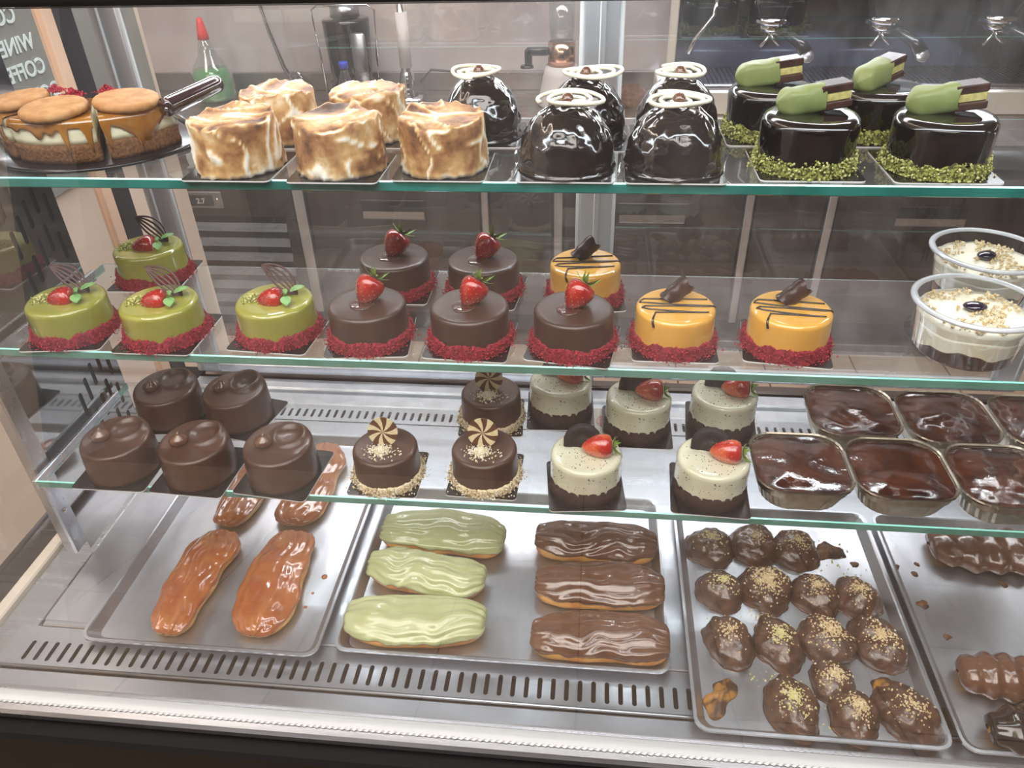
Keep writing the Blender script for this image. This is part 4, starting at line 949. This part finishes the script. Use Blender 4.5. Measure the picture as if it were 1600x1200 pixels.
for i,(x,y,lb) in enumerate([(.2165,.617,'foil tray of glossy chocolate brownie, front left beside the white cake'),(.3125,.615,'foil tray of glossy chocolate brownie, middle of the front row'),(.4085,.611,'foil tray of glossy chocolate brownie at the right edge of the front row'),(.2905,.712,'foil tray of glossy chocolate brownie, left one of the back row'),(.3885,.706,'foil tray of glossy chocolate brownie with a ring mark in the back row'),(.4865,.704,'foil tray of chocolate brownie at the back, cut off by the picture edge')]):
    o = foil(i*3+1); o.location = (x,y,Z3); o.rotation_euler = (0,0,random.uniform(-.015,.015)); tag(o, lb, 'brownie tray', 'foil brownie trays on the lowest shelf')

# ================================================================== DECK
TZ = .9103
def eclair(L, W_, H_, seed, glaze, ridges=5, lobes=0, cover=.42, wob=.05, rid=.0011, past='pastry'):
    o = root('eclair', (0,0,0)); nu, nv = 72, 40
    def surf(u, a, k=0.0):
        s = max(0,1-abs(u)**4.2)**(1/2.6); w2 = W_/2*s*(1+wob*2*nz(u*1.4,0,0,1.3,seed)); h2 = H_/2*(s**.8)*(1+wob*nz(u*1.7,3,0,1.5,seed))
        if lobes: m_ = 1+.085*math.cos(u*lobes*PI); w2 *= m_; h2 *= 1+.11*math.cos(u*lobes*PI)
        c, sn = math.cos(a), math.sin(a); y = w2*c; z = h2*sn; bend = .004*math.sin(u*2+seed)
        d = .0012*nz(u*3,c*2,sn*2,1.2,seed)+k
        return (L/2*u+(k*.8 if u>.9 else (-k*.8 if u<-.9 else 0)), y+c*d+bend, max(0,H_*.42+z*1.12+sn*d) if sn > 0 else max(0,H_*.42+z*.95))
    V, F = [], []
    for i in range(nu):
        for k in range(nv): V.append(surf(-1+2*i/(nu-1), 2*PI*k/nv))
    for i in range(nu-1):
        for k in range(nv): F.append((i*nv+k,(i+1)*nv+k,(i+1)*nv+(k+1)%nv,i*nv+(k+1)%nv))
    F.append(tuple(range(nv))[::-1]); F.append(tuple((nu-1)*nv+k for k in range(nv)))
    mk('choux_bun', (V,F), past, o)
    V, F = [], []; nv = 46
    for i in range(nu):
        u = -.999+1.998*i/(nu-1); lo = -cover*.9+.30*nz(u*2.2,0,0,1.2,seed+1)+.10*nz(u*9,0,0,1,seed); hi = PI+cover*.9+.30*nz(u*2.2,5,0,1.2,seed+2)+.10*nz(u*9,4,0,1,seed)
        for k in range(nv):
            t = k/(nv-1); a = lo+(hi-lo)*t; ed = min(t,1-t,(1-abs(u))*2.5+.03)*14; k0 = (.0022+rid)*min(1,ed)**.5-.0004
            ph = a*ridges*1.0+1.5*nz(u*1.6,a*.5,0,1.1,seed+4)+.8*nz(u*4,a,0,1,seed)
            V.append(surf(u,a,k0+(rid*(.6*math.sin(ph*1.9)+.6*math.sin(ph*3.7+u*1.5))*min(1,ed*.4) if not lobes else .0006*nz(u*6,a*2,0,1,seed))))
    for i in range(nu-1):
        for k in range(nv-1): F.append((i*nv+k,(i+1)*nv+k,(i+1)*nv+k+1,i*nv+k+1))
    mk('icing', (V,F), glaze, o); return o
def put(o, x, y, rz, lb, cat='eclair', group=None, z=TZ, ry=0):
    o.location = (x,y,z); o.rotation_euler = (0,ry,rz); tag(o, lb, cat, group)
G = 'orange eclairs on the left tray'
for i,(x,y,rz,lb,L) in enumerate([(-.444,.560,1.585,'long orange-glazed eclair, front left on the left tray',.150),(-.350,.566,1.55,'wide orange-glazed eclair, front right on the left tray',.150),(-.445,.722,1.50,'orange-glazed eclair at the back left, under the lowest shelf',.145),(-.362,.735,1.60,'orange-glazed eclair at the back right, reaching behind a brown cake',.155)]):
    put(eclair(L,[.058,.066,.056,.060][i],.020,i*5+2,'orange_glaze',4,0,-.25,.14,.0009), x,y,rz,lb,'eclair',G)
G = 'green iced eclairs on the centre tray'
for i,(x,y,rz,lb) in enumerate([(-.176,.521,-.03,'pale green iced eclair nearest the glass, overflowing its edge'),(-.177,.588,-.05,'pale green iced eclair in the middle of its row of three'),(-.168,.650,-.08,'pale green iced eclair at the back, wrinkled on top')]):
    put(eclair(.150 if i!=1 else .137,.062 if i != 1 else .054,.030,i*4+31,'green_icing',4,0,-.12,.07,.0012), x,y,rz,lb,'eclair',G)
G = 'brown iced eclairs on the centre tray'
for i,(x,y,rz,lb) in enumerate([(.022,.514,-.04,'brown iced eclair nearest the glass'),(.021,.584,-.05,'brown iced eclair in the middle of its row of three'),(.016,.650,-.09,'brown iced eclair at the back with pastry showing through')]):
    put(eclair(.142,.059,.029,i*6+51,'choc_glaze_milk' if 'choc_glaze_milk' in MT else 'choc_glaze',4,0,-.25,.07,.0012), x,y,rz,lb,'eclair',G)
p = Vector((-.100,.507,TZ))
for (x,y,s,lb) in ((-.300,.585,.0035,'largest orange glaze drop right of the wide eclair'),(-.306,.560,.0018,'smallest orange glaze drop, middle of the three'),(-.308,.540,.0020,'orange glaze drop nearest the glass on the left tray')):
    o = mk('glaze_drop', lathe([(0,s*.7),(s*.6,s*.6),(s,s*.2),(s*.95,0),(0,0)], 16), 'orange_glaze'); o.location = (x,y,TZ); tag(o, lb, 'glaze drop', 'orange glaze drops')
# chocolate puffs
def puff(seed, a, b, h, n=150):
    o = root('chocolate_puff', (0,0,0))
    def f(x,y,z):
        d = 1+.16*nz(x,y,z,38,seed)+.06*nz(x,y,z,110,seed+1); return x*a*d, y*b*d, max(0,z*h*d)
    pr = [(math.sin(PI*.5*k/12), math.cos(PI*.5*k/12)*.92+.08) for k in range(13)]+[(1.02,.02),(1.06,.0),(0,0)]
    pr[0] = (0,1)
    V, F = lathe(pr, 52); 
    def g(x,y,z):
        X,Y = x*a,y*b; d = 1+.20*nz(X,Y,z*h,42,seed)+.09*nz(X,Y,z*h,130,seed+1); return X*d,Y*d,max(0,z*h*(d if z>.1 else 1))
    mk('chocolate_coating', ([g(*v) for v in V], F), 'choc_puff', o)
    q = np.random.default_rng(seed); P = []
    for _ in range(n):
        t = abs(q.normal(0,.42)); an = q.uniform(0,2*PI)
        if t > .95: continue
        x, y = t*math.cos(an), t*math.sin(an); z = math.sqrt(max(0,1-t*t)); P.append(g(x*.98,y*.98,z*.92+.08))
    vf, mi = crumbs(P, .0006, .0019, seed, 2); stuff(mk('nut_crumbs', vf, ['nut','pistachio_light'] if seed % 4 == 0 else ['nut','crumble'], o, False, mi))
    return o
PF = [(1237,1100,.0245,.0320,'large dark chocolate puff at the front left corner of the heap'),(1336,1112,.020,.0235,'small blackish chocolate puff at the front middle, in shadow'),(1420,1112,.0235,.030,'long chocolate puff at the front right corner of its tray'),
 (1140,995,.0215,.0275,'dark cracked chocolate puff on the left edge, third row up'),(1216,1000,.0215,.0290,'chocolate puff with nut crumbs, right of the cracked one'),(1294,995,.0245,.0270,'chocolate puff with thick nut crumbs at the centre of the heap'),(1374,1000,.0245,.0290,'chocolate puff with nut crumbs at the right of the centre'),(1302,1058,.0210,.0190,'half-hidden chocolate puff just behind the small blackish one'),
 (1128,918,.0210,.0250,'reddish brown chocolate puff on the left edge, second row'),(1197,915,.0260,.0280,'broad chocolate puff covered in fine nut crumbs'),(1275,925,.0220,.0260,'chocolate puff with sparse crumbs, right of the broad one'),(1340,930,.0220,.0240,'shiny chocolate puff at the right edge, second row'),
 (1110,850,.0250,.0260,'chocolate puff with green crumbs at the back left of tray'),(1180,848,.0240,.0250,'chocolate puff in the middle of the back row'),(1245,855,.0240,.0250,'crumbly chocolate puff at the back right of the heap')]
for i,(px,py,a,b,lb) in enumerate(PF):
    o = puff(60+i, a*(1.14 if i else 1.02), b*(1.12 if i else .98), .023 if i != 7 else .017, 2*[150,170,90,70,110,200,190,150,90,330,100,110,90,60,110][i]); c = onz(px,py,.9128+.010)
    o.location = (c.x, c.y, .9129); o.rotation_euler = (0,0,[.15,0,.5,.35,.25,.5,.3,1.2,.4,.1,.3,.5,0,0,.3][i]); tag(o, lb, 'chocolate puff', 'chocolate puffs on the right tray')
def scrap(name, px, py, r, h, mats, lb, cat, seed, grp=None, sx=1, rz=0):
    o = mk(name, lathe([(0,h),(r*.4,h*.9),(r*.75,h*.6),(r*.95,h*.25),(r,0),(0,0)], 36, lambda x,y,z:(x*sx*(1+.7*nz(x,y,0,1.2/r,seed)), y*(1+.7*nz(x,y,0,1.2/r,seed+2)), max(0,z*(1+.8*nz(x,y,z,3/r,seed+4))))), mats)
    c = onz(px,py,.9129); o.location = (c.x,c.y,.9129); o.rotation_euler = (0,0,rz); tag(o, lb, cat, grp); return o
M('scrap_mix', (.36,.17,.03), .6, 0, (.06,.025,.014), 70, ramp=(.42,.56), bump=.8, bscale=140)
M('scrap_dark', (.16,.07,.025), .55, 0, (.04,.018,.010), 80, ramp=(.4,.6), bump=.8, bscale=140)
scrap('pastry_scrap', 1128,1090,.016,.007,'scrap_mix','torn golden pastry scrap at the left front of the puffs','pastry scrap',4,None,1.0,-.6).scale = (.9,1.5,1)
scrap('pastry_scrap', 1292,862,.016,.006,'scrap_dark','broken chocolate pastry scrap at the back right of the puffs','pastry scrap',9)
scrap('pastry_scrap', 1385,1078,.012,.009,'scrap_mix','golden pastry scrap wedged between the two front right puffs','pastry scrap',14)
q = np.random.default_rng(77); P = []
for cx, cy, s_, n_ in ((1170,860,26,40),(1330,1150,60,60),(1190,1060,22,26),(1180,960,20,30),(1300,880,50,60),(1260,960,90,60),(1430,1040,14,14),(1390,900,20,14)):
    for _ in range(n_): c = onz(cx+q.normal(0,s_), cy+q.normal(0,s_*.5), .9131); 
    for _ in range(n_):
        c = onz(cx+q.normal(0,s_), cy+q.normal(0,s_*.45), .9131)
        if .126 < c.x < .330 and .436 < c.y < .71: P.append((c.x-.23, c.y-.57, .0004))
vf, mi = crumbs(P, .0006, .0018, 7, 2); o = stuff(mk('loose_crumbs', vf, ['nut','pistachio_light'], None, False, mi)); o.location = (.23,.57,.9131); tag(o, 'loose nut crumbs scattered on the puff tray', 'crumbs')
for i,(px,py,r) in enumerate([(1398,885,.0045),(1430,897,.004),(1511,885,.004),(1568,913,.0045),(1442,945,.006),(1480,995,.004),(1433,882,.003),(1336,882,.005)]):
    scrap('chocolate_flake', px, py, r, .0018, 'scrap_dark', ['narrow dark flake at upper left of the nearly empty tray','dark flake right below the narrow one on the nearly empty tray','round flake in front of the back eclair, left one','round flake farthest right on the nearly empty tray','flake with pale edge, lone in the middle left of the tray','reddish flake lowest and nearest the two ridged eclairs','tiniest fleck at the top left of the nearly empty tray','dark flake on the puff tray rim by the broken scrap'][i], 'chocolate flake', 20+i, 'chocolate flakes on the right trays')
G = 'ridged dark eclairs on the far right tray'
put(eclair(.155,.044,.030,91,'choc_milk_gloss' if 'choc_milk_gloss' in MT else 'choc_glaze',1,9,.9,.03), .452,.494,-.05,'ridged milk chocolate eclair with a cream spot at the right edge','eclair',G,.9129)
put(eclair(.150,.044,.030,95,'choc_mirror',1,8,.9,.03), .4555,.4435,-.03,'ridged dark chocolate eclair nearest the glass at the right edge','eclair',G,.9129)
put(eclair(.13,.055,.028,99,'choc_glaze',1,5,.9,.06), .470,.675,.02,'chocolate eclair at the back of the nearly empty tray','eclair',G,.9129)
# a cream card with a strawberry print leaning at the back of the deck
c_ = ony(938, 655, .868); o = root('price_card', (c_.x,.868,.9095), .0, 'cream card with printed strawberry standing at the back between white cakes', 'card')
mk('card_sheet', xf(box(-.035,.035,-.0006,.0006,0,.05,.0002), (0,0,0), (-.15,0,0)), 'card', o, False)
mk('strawberry_print', xf(lathe([(0,.0003),(.006,.0003),(.009,.0003),(.0095,0),(0,0)], 24), (.004,-.002+.004,.030), (PI/2-.15,0,0)), 'strawberry_pale', o)
